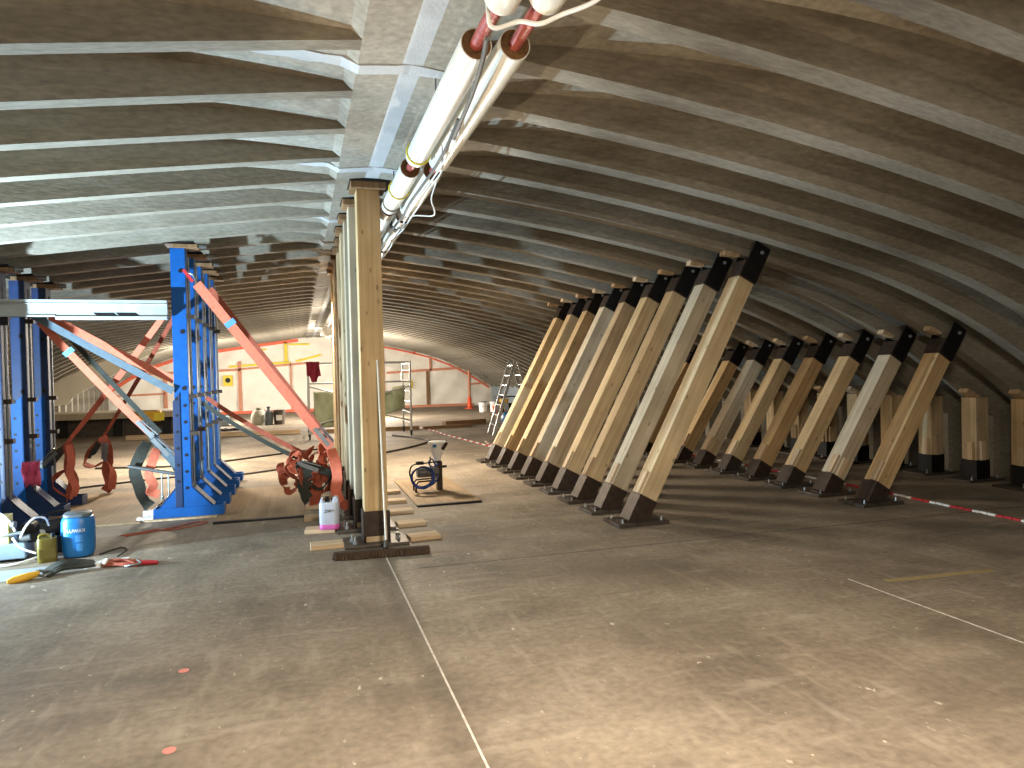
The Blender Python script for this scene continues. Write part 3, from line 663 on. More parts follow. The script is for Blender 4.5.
# big bundle at the feet of the centre posts
def curl(x, z, r, turns, y=0, ph=0.0):
    n = int(10 * turns); return [(x + r * (1 - 0.3 * i / n) * math.cos(ph + 2 * PI * i / 10), y + 0.02 * math.sin(i), z + r * math.sin(ph + 2 * PI * i / 10) * 1.2 - 0.01 * i) for i in range(n + 1)]
b4 = bundle('tangle of orange and dark strap ends hanging at the centre post feet', (0.02, 8.9, 0.0), [
    (M['rust_shade'], curl(-0.08, 0.60, 0.11, 1.5), 0.11, (0.3, 1, 0)),
    (M['rust_shade'], curl(-0.16, 0.40, 0.1, 1.3, 0.02, 1), 0.1, (0.3, 1, 0.3)),
    (M['rust_shade'], curl(0.17, 0.62, 0.12, 1.6, 0.03, 2), 0.12, (0.4, 1, 0)),
    (M['rust_shade'], [(0.2, 0, 0.6), (0.22, 0.02, 0.42), (0.15, 0, 0.28), (0.13, 0, 0.12), (0.1, 0, 0.03)], 0.13, (1, 0.3, 0)),
    (M['darkweb'], [(-0.05, -0.03, 0.55), (0.0, -0.05, 0.4), (-0.02, -0.05, 0.28), (0.05, -0.05, 0.13)], 0.12, (1, 0.4, 0)),
    (M['darkweb'], [(0.0, -0.03, 0.42), (0.1, -0.04, 0.28), (0.2, -0.04, 0.24), (0.3, -0.04, 0.34), (0.32, -0.03, 0.45)], 0.07, (0.3, 1, 0.1)),
    (M['darkweb'], [(0.05, -0.05, 0.56), (0.18, -0.05, 0.48), (0.32, -0.05, 0.42)], 0.09, (0.3, 0.4, 1)),
    (M['rust_shade'], curl(0.05, 0.50, 0.09, 1.4, -0.05, 3), 0.09, (0.8, 0.6, 0.3)),
    (M['orange'], curl(-0.10, 0.66, 0.07, 1.4, -0.04, 4), 0.08, (0.6, 0.6, 0.5)),
    (M['rust_shade'], curl(0.22, 0.40, 0.10, 1.5, 0.05, 5), 0.11, (0.7, 0.7, 0.1)),
    (M['orange'], curl(0.26, 0.72, 0.08, 1.2, -0.02, 0.5), 0.09, (0.5, 0.9, 0.2)),
    (M['rust_shade'], curl(-0.2, 0.52, 0.07, 1.3, 0.03, 2.5), 0.09, (0.9, 0.3, 0.3)),
    (M['darkweb'], [(-0.08, -0.06, 0.58), (0.02, -0.07, 0.52), (0.05, -0.08, 0.4), (0.0, -0.08, 0.2), (0.03, -0.06, 0.08)], 0.1, (0.8, 0.5, 0)),
    (M['orange'], [(0.3, 0.02, 0.85), (0.24, 0.02, 0.72), (0.34, 0.0, 0.62), (0.4, 0.0, 0.5), (0.34, 0, 0.38)], 0.1, (0.8, 0.4, 0.2))])
ratchet(b4, (0.05, -0.05, 0.52), (0.9, 0, -0.4))
b5 = bundle('loose orange strap tail hanging behind the white jerrycan', (0.335, 8.5, 0.0), [
    (M['orange'], [(0.0, 0, 0.75), (0.04, -0.03, 0.6), (0.06, -0.05, 0.42), (0.04, -0.06, 0.25), (0.10, -0.07, 0.12), (0.14, -0.09, 0.08)], 0.125, (1, 0.2, 0)),
    (M['rust_shade'], [(0.10, -0.09, 0.14), (0.15, -0.1, 0.08), (0.2, -0.1, 0.12)], 0.12, (0.6, 0.6, 0.4))])

# pink rag on the left blue group
q = MB(); n = 9; vs = []; fs = []
for i in range(n):
    for j in range(6): vs.append((-0.09 + 0.18 * i / (n - 1), -0.03 * math.sin(i * 1.7 + j) - 0.02, -0.05 * j - 0.03 * abs(math.sin(i * 1.1)) * j / 3))
for i in range(n - 1):
    for j in range(5): a = i * 6 + j; fs.append((a, a + 1, a + 7, a + 6))
q.add(vs, fs); o = q.build('rag', M['pinkcloth'], None, (-3.03, 9.54, 0.68), smooth=True); tag(o, 'pink rag hung on a shore of the left blue group', 'rag')
o.modifiers.new('solid', 'SOLIDIFY').thickness = 0.012

# ------------------------------------------------------------------ pipes under the crown
def pipe(x, z, segs, label, yr0, yr1):
    t = thing('insulated_pipe', label, 'pipe', (x, segs[0][0], z), 0, 'insulated pipes under the crown'); y00 = segs[0][0]
    q = MB(); q.cyl((0, yr0 - y00, 0), (0, yr1 - y00, 0), 0.032, n=18); q.build('inner_pipe', M['red'], t, smooth=True)
    for a, b in segs:
        q = MB(); q.ring((0, a - y00, 0), (0, b - y00, 0), 0.072, 0.077, 28); j = q.build('insulation_jacket', M['jacket'], t, smooth=True)
        q = MB(); q.ring((0, a - y00 + 0.004, 0), (0, b - y00 - 0.004, 0), 0.033, 0.0725, 28); q.build('insulation_core', M['wool'], j, smooth=True)
    return t
segsL = [(0.6, 2.85), (3.28, 5.08), (5.36, 6.62), (6.70, 8.3), (8.42, 10.2), (10.3, 12.4), (12.5, 16), (16.2, 21), (21.3, 27)]
segsR = [(0.6, 2.80), (3.24, 5.15), (5.40, 6.9), (7.0, 8.6), (8.75, 10.6), (10.7, 13), (13.1, 17), (17.2, 22), (22.2, 27)]
pL = pipe(0.85, 3.165, segsL, 'left of two white insulated pipes with red bare gaps under the roof crown', 0.6, 27)
pR = pipe(1.03, 3.165, segsR, 'right of two white insulated pipes with red bare gaps under the roof crown', 0.6, 27)
def ytie(parent, y):
    q = MB(); P = [(0.084 * math.cos(a), y, 0.084 * math.sin(a)) for a in [2 * PI * i / 28 for i in range(28)]]
    q.tube(P, 0.006, 6, closed=True); q.build('yellow_tie', M['yellow'], parent)
ytie(pL, 4.98 - 0.6); ytie(pL, 6.0 - 0.6); ytie(pL, 10.0 - .6)
for y in (6.45, 8.2):
    q = MB(); q.ring((0, y - 0.6, 0), (0, y - 0.55, 0), 0.076, 0.0795, 28); q.build('dark_band', M['wool'], pL)
q = MB(); q.ring((0, 7.3 - 0.6, 0), (0, 7.42 - 0.6, 0), 0.074, 0.086, 28); q.build('dark_band', M['black'], pR)
for par in (pL, pR):
    q = MB()
    for y in (2.2, 4.3, 6.3, 8.5, 11.0, 14, 17.5, 20.5, 24): q.cyl((0, y - 0.6, 0.07), (0, y - 0.6, 0.27), 0.005, n=6)
    q.build('hanger_rod', M['galv'], par)
q = MB(); rr = random.Random(6)
q.lathe([(0.08, -0.9)] + [(0.17 + rr.uniform(-.05, .05), -0.8 + 0.14 * k) for k in range(12)] + [(0.08, 0.85)], n=14)
q.build('plastic_wrap', M['sheet'], pL, (0.08, 22.5, -0.12), (PI / 2, 0, 0))
def cable(label, pts, r, mat, k=6, cat='cable', name='cable', group=None):
    q = MB(); q.tube(crom(pts, k), r, 8); o = q.build(name, mat, None, smooth=True)
    return tag(o, label, cat, group)
rr = random.Random(11)
for i, (x, z, m, lab) in enumerate(((0.96, 3.06, M['gcable'], 'dark grey cable tied along the gap between the pipes'), (1.0, 3.045, M['cable'], 'white cable tied along the right pipe'), (1.03, 3.05, M['cable'], 'thin white cable farthest right along the pipes'))):
    y0 = (4.1, 4.3, 4.6)[i]
    pts = [(0.94, y0, 3.10)] + [(x + rr.uniform(-.012, .012) - 0.02, y0 + 0.35 + 0.5 * j, z - 0.01 - rr.uniform(0, .015)) for j in range(0, 10)] + [(x - .02, 9.8, 3.06)]
    cable(lab, pts, 0.007 if m is M['cable'] else 0.011, m, group='cables along the pipes')
cable('thin white cable sagging in a loop below the right pipe', [(1.02, 5.2, 3.04), (1.05, 5.6, 3.0), (1.13, 5.9, 2.98), (1.17, 6.2, 3.0), (1.06, 6.35, 3.03), (0.98, 6.5, 3.05)], 0.006, M['cable'])
cable('thick white cable arching across the pipes at the top edge', [(0.80, 2.85, 3.34), (0.80, 2.88, 3.12), (0.83, 2.90, 3.06), (0.93, 2.86, 3.08), (1.0, 2.80, 3.05), (1.08, 2.74, 3.07), (1.18, 2.62, 3.08), (1.26, 2.5, 3.14)], 0.010, M['cable'])
q = MB(); q.tube(crom([(0.82, 2.98, 3.05), (0.855, 3.2, 3.045), (0.90, 3.6, 3.045), (0.955, 4.3, 3.055)]), [0.012] * 12 + [0.013] * 7, 8)
tag(q.build('conduit', M['gcable'], None, smooth=True), 'short grey conduit slung between the two pipes near the top edge', 'conduit')

# ------------------------------------------------------------------ things around the centre posts
# jerrycan
t = thing('jerrycan', 'translucent white jerrycan with pink liquid beside the centre posts', 'jerrycan', (0.262, 7.46, 0.041), -0.1)
def rbox(q, w, d, z0, z1, rad=0.3):
    n = 32; prof = []
    for z, k in ((z0, .94), (z0 + 0.012, 1), (z1 - 0.015, 1), (z1, .95)): prof.append((k, z))
    vs = []
    for k, z in prof:
        for i in range(n):
            a = 2 * PI * i / n; c, s_ = math.cos(a), math.sin(a); e = 5
            r = 1 / (abs(c) ** e + abs(s_) ** e) ** (1 / e); vs.append((w / 2 * k * r * c, d / 2 * k * r * s_, z))
    fs = [(j * n + i, j * n + (i + 1) % n, (j + 1) * n + (i + 1) % n, (j + 1) * n + i) for j in range(3) for i in range(n)]
    fs += [tuple(range(n - 1, -1, -1)), tuple(range(3 * n, 4 * n))]
    q.add(vs, fs)
q = MB(); rbox(q, 0.20, 0.15, 0.048, 0.275)
n = 10
bd = q.build('body', M['hdpe'], t, smooth=True)
q = MB(); rbox(q, 0.202, 0.152, 0.0, 0.052); q.build('liquid', M['pink'], t, smooth=True)
q = MB(); q.prism([(-0.09, 0.27), (-0.085, 0.31), (-0.06, 0.325), (-0.05, 0.27)], 'y', -0.05, 0.05); q.prism([(0.03, 0.27), (0.04, 0.32), (0.07, 0.33), (0.09, 0.31), (0.095, 0.27)], 'y', -0.05, 0.05); q.build('shoulder', M['hdpe'], t, bevel=0.008)
q = MB(); q.bar((-0.065, 0, 0.315), (0.055, 0, 0.318), 0.035, 0.022); q.build('handle', M['oldwood'], t, bevel=0.006)
q = MB(); q.cyl((-0.02, 0, 0.275), (-0.02, 0, 0.33), 0.024, n=16); q.build('cap', M['black'], t, bevel=0.003)
q = MB(); q.tube(crom([(-0.045, -0.083, 0.20), (-0.02, -0.083, 0.205), (-0.045, -0.083, 0.18), (-0.015, -0.083, 0.182), (-0.01, -0.083, 0.205), (-0.005, -0.083, 0.183), (0.01, -0.083, 0.2), (0.012, -0.083, 0.185), (0.02, -0.083, 0.19)], 5), 0.0025, 6)
q.bar((0.035, -0.083, 0.195), (0.05, -0.083, 0.196), 0.004, 0.004); q.build('handwriting', M['ink'], bd)
# broom
t = thing('broom', 'wide push broom with dark bristles leaning on the nearest centre post', 'broom', (0.66, 6.28, 0.0), -0.08)
q = MB(); q.b2(-0.415, 0.415, -0.03, 0.03, 0.045, 0.065); q.build('head', M['bristle'], t, bevel=0.006)
q = MB(); rr = random.Random(2)
for i in range(64):
    for j in range(4):
        x = -0.415 + 0.83 * (i + 0.5) / 64; y = -0.035 + 0.07 * j / 3
        q.cyl((x, y * 0.8, 0.06), (x + rr.uniform(-.012, .012), y * 1.5 + rr.uniform(-.008, .008), rr.uniform(0, .006)), 0.009, 0.011, n=5)
q.build('bristles', M['bristle'], t)['kind'] = 'stuff'
q = MB(); q.cyl((0.035, 0.0, 0.07), (0.045, 0.09, 0.2), 0.022, 0.018, n=12); q.build('socket', M['plate'], t, smooth=True)
q = MB(); q.cyl((0.04, 0.03, 0.12), (0.015, 0.405, 1.74), 0.012, n=12); q.build('handle', M['handle'], t, smooth=True)
# plywood sheets on the floor
for (x0, x1b, y0, y1, lab) in ((1.32, 2.12, 8.5, 10.6, 'dusty plywood sheet on the floor under the small mixing pump'), (-0.95, 0.02, 8.42, 10.8, 'dusty plywood sheet between blue shores and centre posts'), (-3.0, -1.75, 8.75, 11.2, 'dusty plywood sheet between the two blue shore groups')):
    q = MB(); q.b2(-(x1b - x0) / 2, (x1b - x0) / 2, -0.009, 0.009, -(y1 - y0) / 2, (y1 - y0) / 2)
    o = q.build('plywood_sheet', M['ply'], None, ((x0 + x1b) / 2, (y0 + y1) / 2, 0.009), (PI / 2, 0, 0)); tag(o, lab, 'plywood sheet')
for (x0, y0, x1b, lab, m) in ((1.32, 8.46, 2.12, 'dark batten along the front edge of the mixing pump plywood', M['black']), (-0.95, 8.38, 0.02, 'dark batten along the front edge of the plywood left of the centre posts', M['black'])):
    q = MB(); q.b2(x0, x1b, y0 - 0.03, y0 + 0.03, 0, 0.022); tag(q.build('batten', m), lab, 'batten')
# mixing pump with hopper
t = thing('mixing_pump', 'small grout pump with white hopper and blue hose on plywood right of centre', 'pump', (1.66, 9.5, 0.018), 0.0); t.scale = (1, 1, 0.87)
q = MB()
q.tube([(-0.20, -0.1, 0.0), (-0.20, -0.1, 0.1), (-0.17, -0.1, 0.16), (0.12, -0.1, 0.17)], 0.013, 8); q.tube([(-0.20, 0.1, 0.0), (-0.20, 0.1, 0.1), (-0.17, 0.1, 0.16), (0.12, 0.1, 0.17)], 0.013, 8)
q.tube([(-0.2, -0.1, 0.1), (-0.2, 0.1, 0.1)], 0.012, 8); q.tube(crom([(-0.24, -0.1, 0.16), (-0.28, -0.1, 0.3), (-0.24, -0.1, 0.42), (-0.1, -0.1, 0.44), (0.14, -0.1, 0.46)]), 0.011, 8); q.build('frame', M['black'], t, smooth=True)
q = MB(); q.b2(0.10, 0.17, -0.06, 0.06, 0.0, 0.45); q.build('column', M['shoe'], t, bevel=0.006)
q = MB(); q.cyl((-0.14, 0, 0.29), (0.12, 0, 0.29), 0.085, n=24); q.cyl((-0.17, 0, 0.29), (-0.14, 0, 0.29), 0.07, 0.085, n=24); q.build('motor', M['motor'], t, smooth=True)
q = MB(); q.b2(-0.05, 0.10, -0.13, -0.05, 0.27, 0.38); q.build('gearbox', M['motor'], t, bevel=0.01)
q = MB(); q.lathe([(0.035, 0.42), (0.042, 0.46), (0.115, 0.73), (0.12, 0.735), (0.12, 0.76), (0.105, 0.765), (0.10, 0.74), (0.03, 0.48)], (0.115, 0, 0), 28); hp = q.build('hopper', M['white'], t, smooth=True)
q = MB(); q.bar((0.17, -0.1, 0.64), (0.235, -0.06, 0.74), 0.03, 0.04); q.build('hopper_handle', M['shoe'], hp)
q = MB(); q.box((0.06, -0.109, 0.70), (0.05, 0.006, 0.045), Matrix.Rotation(0.24, 3, 'X')); q.build('blue_label', M['barrel'], hp)
q = MB(); rr = random.Random(4)
for k in range(4):
    q.tube([(-0.12 + (0.135 + 0.007 * k) * math.cos(2 * PI * i / 32) , -0.13 - 0.018 * k + 0.01 * math.sin(i), 0.235 + (0.15 + 0.006 * k) * math.sin(2 * PI * i / 32)) for i in range(32)], 0.011, 8, closed=True)
q.tube(crom([(-0.1, -0.15, 0.09), (0.03, -0.13, 0.12), (0.1, -0.1, 0.25), (0.06, -0.1, 0.42), (0.02, -0.1, 0.5), (-0.02, -0.1, 0.45), (0.02, -0.1, 0.38), (0.12, -0.08, 0.42)]), 0.011, 8); q.build('hose', M['bluehose'], t, smooth=True)
q = MB(); q.b2(-0.19, -0.09, -0.1, -0.04, 0.42, 0.47); q.cyl((0.0, -0.1, 0.46), (0.0, -0.1, 0.54), 0.01, n=8); q.cyl((0.17, 0, 0.36), (0.24, 0, 0.36), 0.02, n=12); q.build('valve', M['black'], t, bevel=0.004)

# ------------------------------------------------------------------ clutter at the left front
# blue barrel
t = thing('barrel', 'blue plastic barrel with grey lid on the floor at left', 'barrel', (-1.985, 7.37, 0), 0.12); t.scale = (0.86, 0.86, 0.94)
SQ = 2.5
def bk(a): return 1 / (abs(math.cos(a)) ** SQ + abs(math.sin(a)) ** SQ) ** (1 / SQ)
q = MB(); q.lathe([(0.115, 0), (0.142, 0.015), (0.152, 0.05), (0.156, 0.12), (0.158, 0.28), (0.154, 0.35), (0.140, 0.385), (0.12, 0.395)], n=48, sq=SQ); bd = q.build('body', M['barrel'], t, smooth=True)
q = MB(); q.lathe([(0.118, 0.39), (0.128, 0.395), (0.130, 0.42), (0.115, 0.428)], n=40, sq=4); q.build('lid', M['greylid'], t, smooth=True)
M['lblue'] = base('pale_blue_label', (58, 132, 194), 0.45)
def wrap(u, z, off):
    a = -PI / 2 + u / 0.158; r = 0.158 * bk(a) + off; return (r * math.cos(a), r * math.sin(a), z)
def patch(u0, u1, z0, z1, nm):
    q = MB(); n = 8; vs = [wrap(u0 + (u1 - u0) * i / n, z, o) for i in range(n + 1) for z in (z0, z1) for o in (0.0015, -0.004)]
    fs = []
    for i in range(n): a = 4 * i; fs += [(a, a + 4, a + 6, a + 2), (a + 1, a + 3, a + 7, a + 5), (a, a + 1, a + 5, a + 4), (a + 2, a + 6, a + 7, a + 3)]
    fs += [(0, 2, 3, 1), (4 * n, 4 * n + 1, 4 * n + 3, 4 * n + 2)]
    q.add(vs, fs); q.build(nm, M['lblue'], bd)
patch(-0.01, 0.06, 0.16, 0.225, 'label'); patch(0.0, 0.06, 0.075, 0.145, 'label')
def text_mesh(txt, size, name, mat, parent, u0, z0):
    cu = bpy.data.curves.new('t', 'FONT'); cu.body = txt; cu.size = size; cu.align_x = 'CENTER'; cu.extrude = 0.001
    ob = bpy.data.objects.new('t', cu); C.objects.link(ob); bpy.context.view_layer.update()
    dg = bpy.context.evaluated_depsgraph_get(); me = bpy.data.meshes.new_from_object(ob.evaluated_get(dg)); C.objects.unlink(ob); bpy.data.objects.remove(ob); bpy.data.curves.remove(cu)
    me.name = name; me.materials.clear(); me.materials.append(mat)
    for v in me.vertices: v.co = wrap(u0 + v.co.x, z0 + v.co.y, 0.001 + v.co.z)
    o = bpy.data.objects.new(name, me); C.objects.link(o); o.parent = parent; return o
text_mesh('FLUWAX', 0.046, 'lettering', M['white'], bd, -0.01, 0.255)
# olive jerrycan
t = thing('jerrycan', 'small olive plastic jerrycan left of the blue barrel', 'jerrycan', (-2.20, 7.24, 0), 0.25); t.scale = (0.85, 0.85, 0.95)
q = MB(); rbox(q, 0.18, 0.15, 0.0, 0.225); q.build('body', M['olive'], t, smooth=True)
q = MB(); q.tube(crom([(-0.07, 0, 0.22), (-0.06, 0, 0.25), (0.0, 0, 0.255), (0.05, 0, 0.225)]), 0.014, 8); q.build('handle', M['olive'], t, smooth=True)
q = MB(); q.cyl((0.05, 0, 0.22), (0.05, 0, 0.262), 0.022, n=14); q.build('cap', M['black'], t)
q = MB(); q.b2(-0.07, 0.075, -0.079, -0.074, 0.04, 0.13); q.build('moulded_panel', M['olive'], t, bevel=0.004)
# hydraulic power pack
t = thing('power_pack', 'hydraulic pump unit with cream box and hoses at the left edge', 'pump', (-2.53, 7.44, 0), 0.1)
q = MB(); q.b2(-0.35, 0.13, -0.15, 0.17, 0.03, 0.17); q.build('tank', M['ygrey'], t, bevel=0.012)
q = MB(); q.b2(-0.3, -0.25, -0.1, 0.1, 0, 0.03); q.b2(0.05, 0.1, -0.1, 0.1, 0, 0.03); q.build('skid', M['black'], t)
q = MB(); q.prism([(-0.24, 0.17), (0.0, 0.17), (0.0, 0.42), (-0.1, 0.42), (-0.17, 0.36), (-0.24, 0.36)], 'y', -0.13, 0.03); bx_ = q.build('control_box', M['cream'], t, bevel=0.006)
q = MB(); q.b2(-0.12, -0.09, -0.137, -0.128, 0.28, 0.33); q.build('switch', M['black'], bx_)
q = MB(); q.cyl((0.11, -0.02, 0.25), (0.11, 0.16, 0.25), 0.075, n=20); q.b2(0.05, 0.19, -0.06, 0.1, 0.15, 0.23); q.build('motor', M['black'], t, bevel=0.006)
q = MB(); q.cyl((-0.02, -0.1, 0.17), (-0.02, -0.1, 0.36), 0.022, n=12); q.cyl((-0.05, -0.12, 0.24), (0.1, -0.12, 0.26), 0.016, n=10); q.cyl((0.08, -0.12, 0.2), (0.16, -0.12, 0.21), 0.03, n=12); q.cyl((0.02, -0.12, 0.34), (0.05, -0.13, 0.34), 0.03, n=12); q.build('valve_block', M['galv'], t, smooth=True)
q = MB(); q.tube(crom([(-0.26, -0.1, 0.40), (-0.18, -0.14, 0.46), (-0.06, -0.14, 0.45), (0.02, -0.14, 0.36), (0.05, -0.14, 0.28)]), 0.009, 8); q.tube(crom([(0.08, -0.13, 0.2), (0.14, -0.16, 0.32), (0.2, -0.12, 0.38), (0.26, -0.05, 0.36), (0.28, 0.0, 0.28)]), 0.009, 8); q.tube(crom([(0.03, -0.14, 0.22), (0.1, -0.2, 0.14), (0.22, -0.22, 0.08)]), 0.009, 8); q.build('hose', M['white'], t, smooth=True)
cable('white hose curving over the floor in front of the pump unit', [(-2.85, 7.2, 0.012), (-2.6, 7.16, 0.012), (-2.42, 7.17, 0.015), (-2.3, 7.30, 0.03)], 0.011, M['white'], cat='hose', name='hose')
# engine behind
t = thing('grinder', 'black machine with chrome end behind the olive jerrycan', 'machine', (-2.24, 7.66, 0), 0.2)
q = MB(); q.cyl((-0.16, 0, 0.2), (0.14, 0, 0.24), 0.085, n=20); q.b2(-0.12, 0.1, -0.08, 0.08, 0.0, 0.16); q.build('housing', M['black'], t, bevel=0.008)
q = MB(); q.cyl((0.14, 0, 0.24), (0.26, 0, 0.25), 0.03, n=14); q.cyl((-0.12, -0.09, 0.2), (-0.12, -0.075, 0.2), 0.035, n=14); q.build('spindle', M['bolt'], t, smooth=True)
q = MB(); q.tube(crom([(-0.1, 0, 0.28), (-0.05, 0, 0.36), (0.08, 0, 0.37), (0.12, 0, 0.31)]), 0.014, 8); q.build('handle', M['black'], t, smooth=True)
# pale sheet on the floor and bundles on it
q = MB(); vs = [(-2.75, 6.62), (-2.35, 6.60), (-1.9, 6.86), (-1.55, 6.95), (-1.6, 7.08), (-2.1, 7.02), (-2.8, 6.98)]
q.prism([(x, y) for x, y in vs], 'z', 0.0, 0.004); tag(q.build('plastic_sheet', M['paper']), 'pale sheet of plastic lying on the floor in front of the barrel', 'sheet')
t = thing('strap_bundle', 'olive rolled strap with yellow hook on the pale floor sheet', 'strap bundle', (-1.93, 6.74, 0), 0.5)
q = MB()
for k in range(3): q.ribbon(crom([(-0.14, -0.03 + 0.03 * k, 0.012 + .004 * k), (-0.02, 0.0 + 0.02 * k, 0.05 + 0.012 * k), (0.12, -0.02 + 0.03 * k, 0.04 + 0.01 * k), (0.24, 0.01 + 0.02 * k, 0.03)]), 0.075, (0, 1, 0.3), 0.02)
q.build('webbing', M['darkweb'], t)
q = MB(); q.tube(crom([(-0.12, 0, 0.04), (-0.18, 0.03, 0.05), (-0.2, 0.0, 0.03), (-0.15, -0.04, 0.02), (-0.1, -0.03, 0.03)]), 0.012, 8); q.build('buckle', M['galv'], t, smooth=True)
q = MB(); q.tube([(-0.18, 0, 0.035), (-0.26, -0.01, 0.03), (-0.36, -0.02, 0.022), (-0.40, -0.02, 0.02)], [0.024, 0.032, 0.03, 0.014], 10); q.build('hook', M['yellowplastic'], t, smooth=True)
t = thing('strap_bundle', 'red-brown folded strap with white end on the floor right of the barrel', 'strap bundle', (-1.58, 6.82, 0), -0.25)
q = MB(); q.ribbon(crom([(-0.08, 0, 0.03), (0.02, 0.01, 0.035), (0.14, -0.01, 0.03), (0.22, 0, 0.02)]), 0.085, (0, 1, 0.15), 0.03); q.ribbon(crom([(0.0, -0.03, 0.05), (0.1, 0.0, 0.055), (0.2, -0.02, 0.03)]), 0.06, (0, 1, -0.2), 0.012); q.build('webbing', M['rust_shade'], t)
q = MB(); q.tube([(0.2, 0, 0.025), (0.3, 0.01, 0.022), (0.37, 0.02, 0.018)], [0.02, 0.022, 0.014], 10); q.build('red_tip', M['chainred'], t, smooth=True)
q = MB(); q.tube(crom([(0.12, -0.045, 0.01), (0.18, -0.06, 0.02), (0.25, -0.04, 0.03), (0.2, 0.0, 0.05)]), 0.008, 8); q.build('shackle', M['galv'], t, smooth=True)
q = MB(); q.prism([(-0.33, -0.02), (-0.3, 0.03), (-0.12, 0.03), (-0.1, -0.02), (-0.2, -0.045)], 'z', 0.0, 0.035); q.tube(crom([(-0.14, -0.03, 0.03), (-0.08, 0.04, 0.05), (-0.05, -0.04, 0.04), (-0.1, 0.03, 0.03)]), 0.013, 8); q.build('white_end', M['white'], t, bevel=0.006)
q = MB(); q.bar((-1.72, 6.99, 0.01), (-1.5, 7.02, 0.01), 0.04, 0.02); tag(q.build('timber_offcut', M['white']), 'thin white strip of timber on the floor right of the barrel', 'offcut')
cable('reddish cable lying in a flat loop right of the barrel', [(-1.8, 8.1, 0.01), (-1.6, 8.2, 0.01), (-1.5, 8.28, 0.01), (-1.35, 8.2, 0.01), (-1.1, 8.35, 0.01), (-1.02, 8.5, 0.01), (-1.15, 8.52, 0.01), (-1.35, 8.3, 0.01), (-1.55, 8.16, 0.01), (-1.75, 8.05, 0.01)], 0.007, M['redcable'])
cable('short black cable end on the floor beside the barrel', [(-1.8, 7.3, 0.01), (-1.68, 7.5, 0.012), (-1.6, 7.4, 0.01), (-1.62, 7.15, 0.01)], 0.007, M['blackhose'])
cable('black hose lying across the floor behind the shores', [(-3.6, 14.5, 0.015), (-2, 14.2, 0.015), (-0.4, 15.4, 0.015), (0.4, 16.0, 0.015)], 0.02, M['blackhose'], cat='hose', name='hose')
cable('black hose lying across the floor nearer to the shores', [(-3.3, 11.9, 0.015), (-2, 12.6, 0.015), (-1, 12.4, 0.015), (0.3, 13.4, 0.015)], 0.015, M['blackhose'], cat='hose', name='hose')
cable('dark hose looping over the floor under the scaffold', [(0.9, 13.9, 0.015), (1.7, 14.6, 0.015), (2.45, 15.6, 0.015), (2.9, 16.6, 0.015), (2.7, 17.6, 0.015), (2.3, 18.6, 0.015)], 0.022, M['blackhose'], cat='hose', name='hose')

# ------------------------------------------------------------------ mid distance
# scaffold tower with tarp
t = thing('scaffold_tower', 'small aluminium rolling scaffold behind the centre posts', 'scaffold', (0, 18.0, 0), 0)
lx, rx = 0.22, 2.78; yA, yB = 0.45, 1.9
def upr(x, y, z1):
    q = MB(); q.cyl((x, y, 0.14), (x, y, z1), 0.026, n=12); u = q.build('upright', M['alu'], t, smooth=True)
    q = MB(); q.cyl((x - 0.02, y + 0.03, 0.07), (x + 0.02, y + 0.03, 0.07), 0.07, n=16); q.b2(x - 0.03, x + 0.03, y - 0.02, y + 0.05, 0.08, 0.16); q.build('caster', M['black'], u, smooth=True)
for x, y in ((lx, yA), (lx, yB), (rx, yA), (rx, yB)): upr(x, y, 1.96)
def rod(nm, a, b, r=0.018):
    q = MB(); q.cyl(a, b, r, n=8); return q.build(nm, M['alu'], t, smooth=True)
for x in (lx, rx):
    for z in (0.32, 0.6, 0.88, 1.16, 1.44, 1.72, 1.9): rod('rung', (x, yA, z), (x, yB, z))
for y in (yA, yB):
    for z in (1.93, 1.42): rod('guard_rail', (lx, y, z), (rx, y, z))
rod('brace', (lx, yA, 0.35), (1.3, yA, 0.62)); rod('brace', (1.3, yA, 0.75), (rx, yA, 0.40)); rod('brace', (lx, yA, 1.35), (1.2, yA, 1.08)); rod('brace', (rx, yA, 1.3), (1.6, yA, 1.02))
q = MB(); nx, nz = 40, 16; vs = []; fs = []
for i in range(nx + 1):
    for j in range(nz + 1):
        u, v = i / nx, j / nz; x = lx + 0.12 + (2.30) * u
        top = 1.22 - 0.12 * math.sin(u * PI) * 0.5 + 0.1 * (u > 0.85); bot = 0.30 + (0.42 * max(0, (u - 0.35) / 0.65))
        vs.append((x, yA + 0.1 + 0.05 * math.sin(u * 17 + v * 3) + 0.03 * math.sin(u * 31 - v * 7), top + (bot - top) * v))
for i in range(nx):
    for j in range(nz): a = i * (nz + 1) + j; fs.append((a, a + 1, a + nz + 2, a + nz + 1))
q.add(vs, fs); o = q.build('tarp', M['tarp'], None, (0, 18.0, 0), smooth=True); o.modifiers.new('solid', 'SOLIDIFY').thickness = 0.01
tag(o, 'grey-green tarp hung on the rolling scaffold', 'tarp')
q = MB(); vs = []; fs = []
for i in range(9):
    for j in range(7): vs.append((-0.15 + 0.32 * i / 8, 0.03 * math.sin(i * 1.6 + j * .7), -0.085 * j * (1 if 2 < i < 7 else 0.7)))
for i in range(8):
    for j in range(6): a = i * 7 + j; fs.append((a, a + 1, a + 8, a + 7))
q.add(vs, fs); o = q.build('jacket', M['maroon'], None, (0.33, 18.36, 1.97), smooth=True); o.modifiers.new('solid', 'SOLIDIFY').thickness = 0.04
tag(o, 'maroon jacket hung on the scaffold corner', 'jacket')
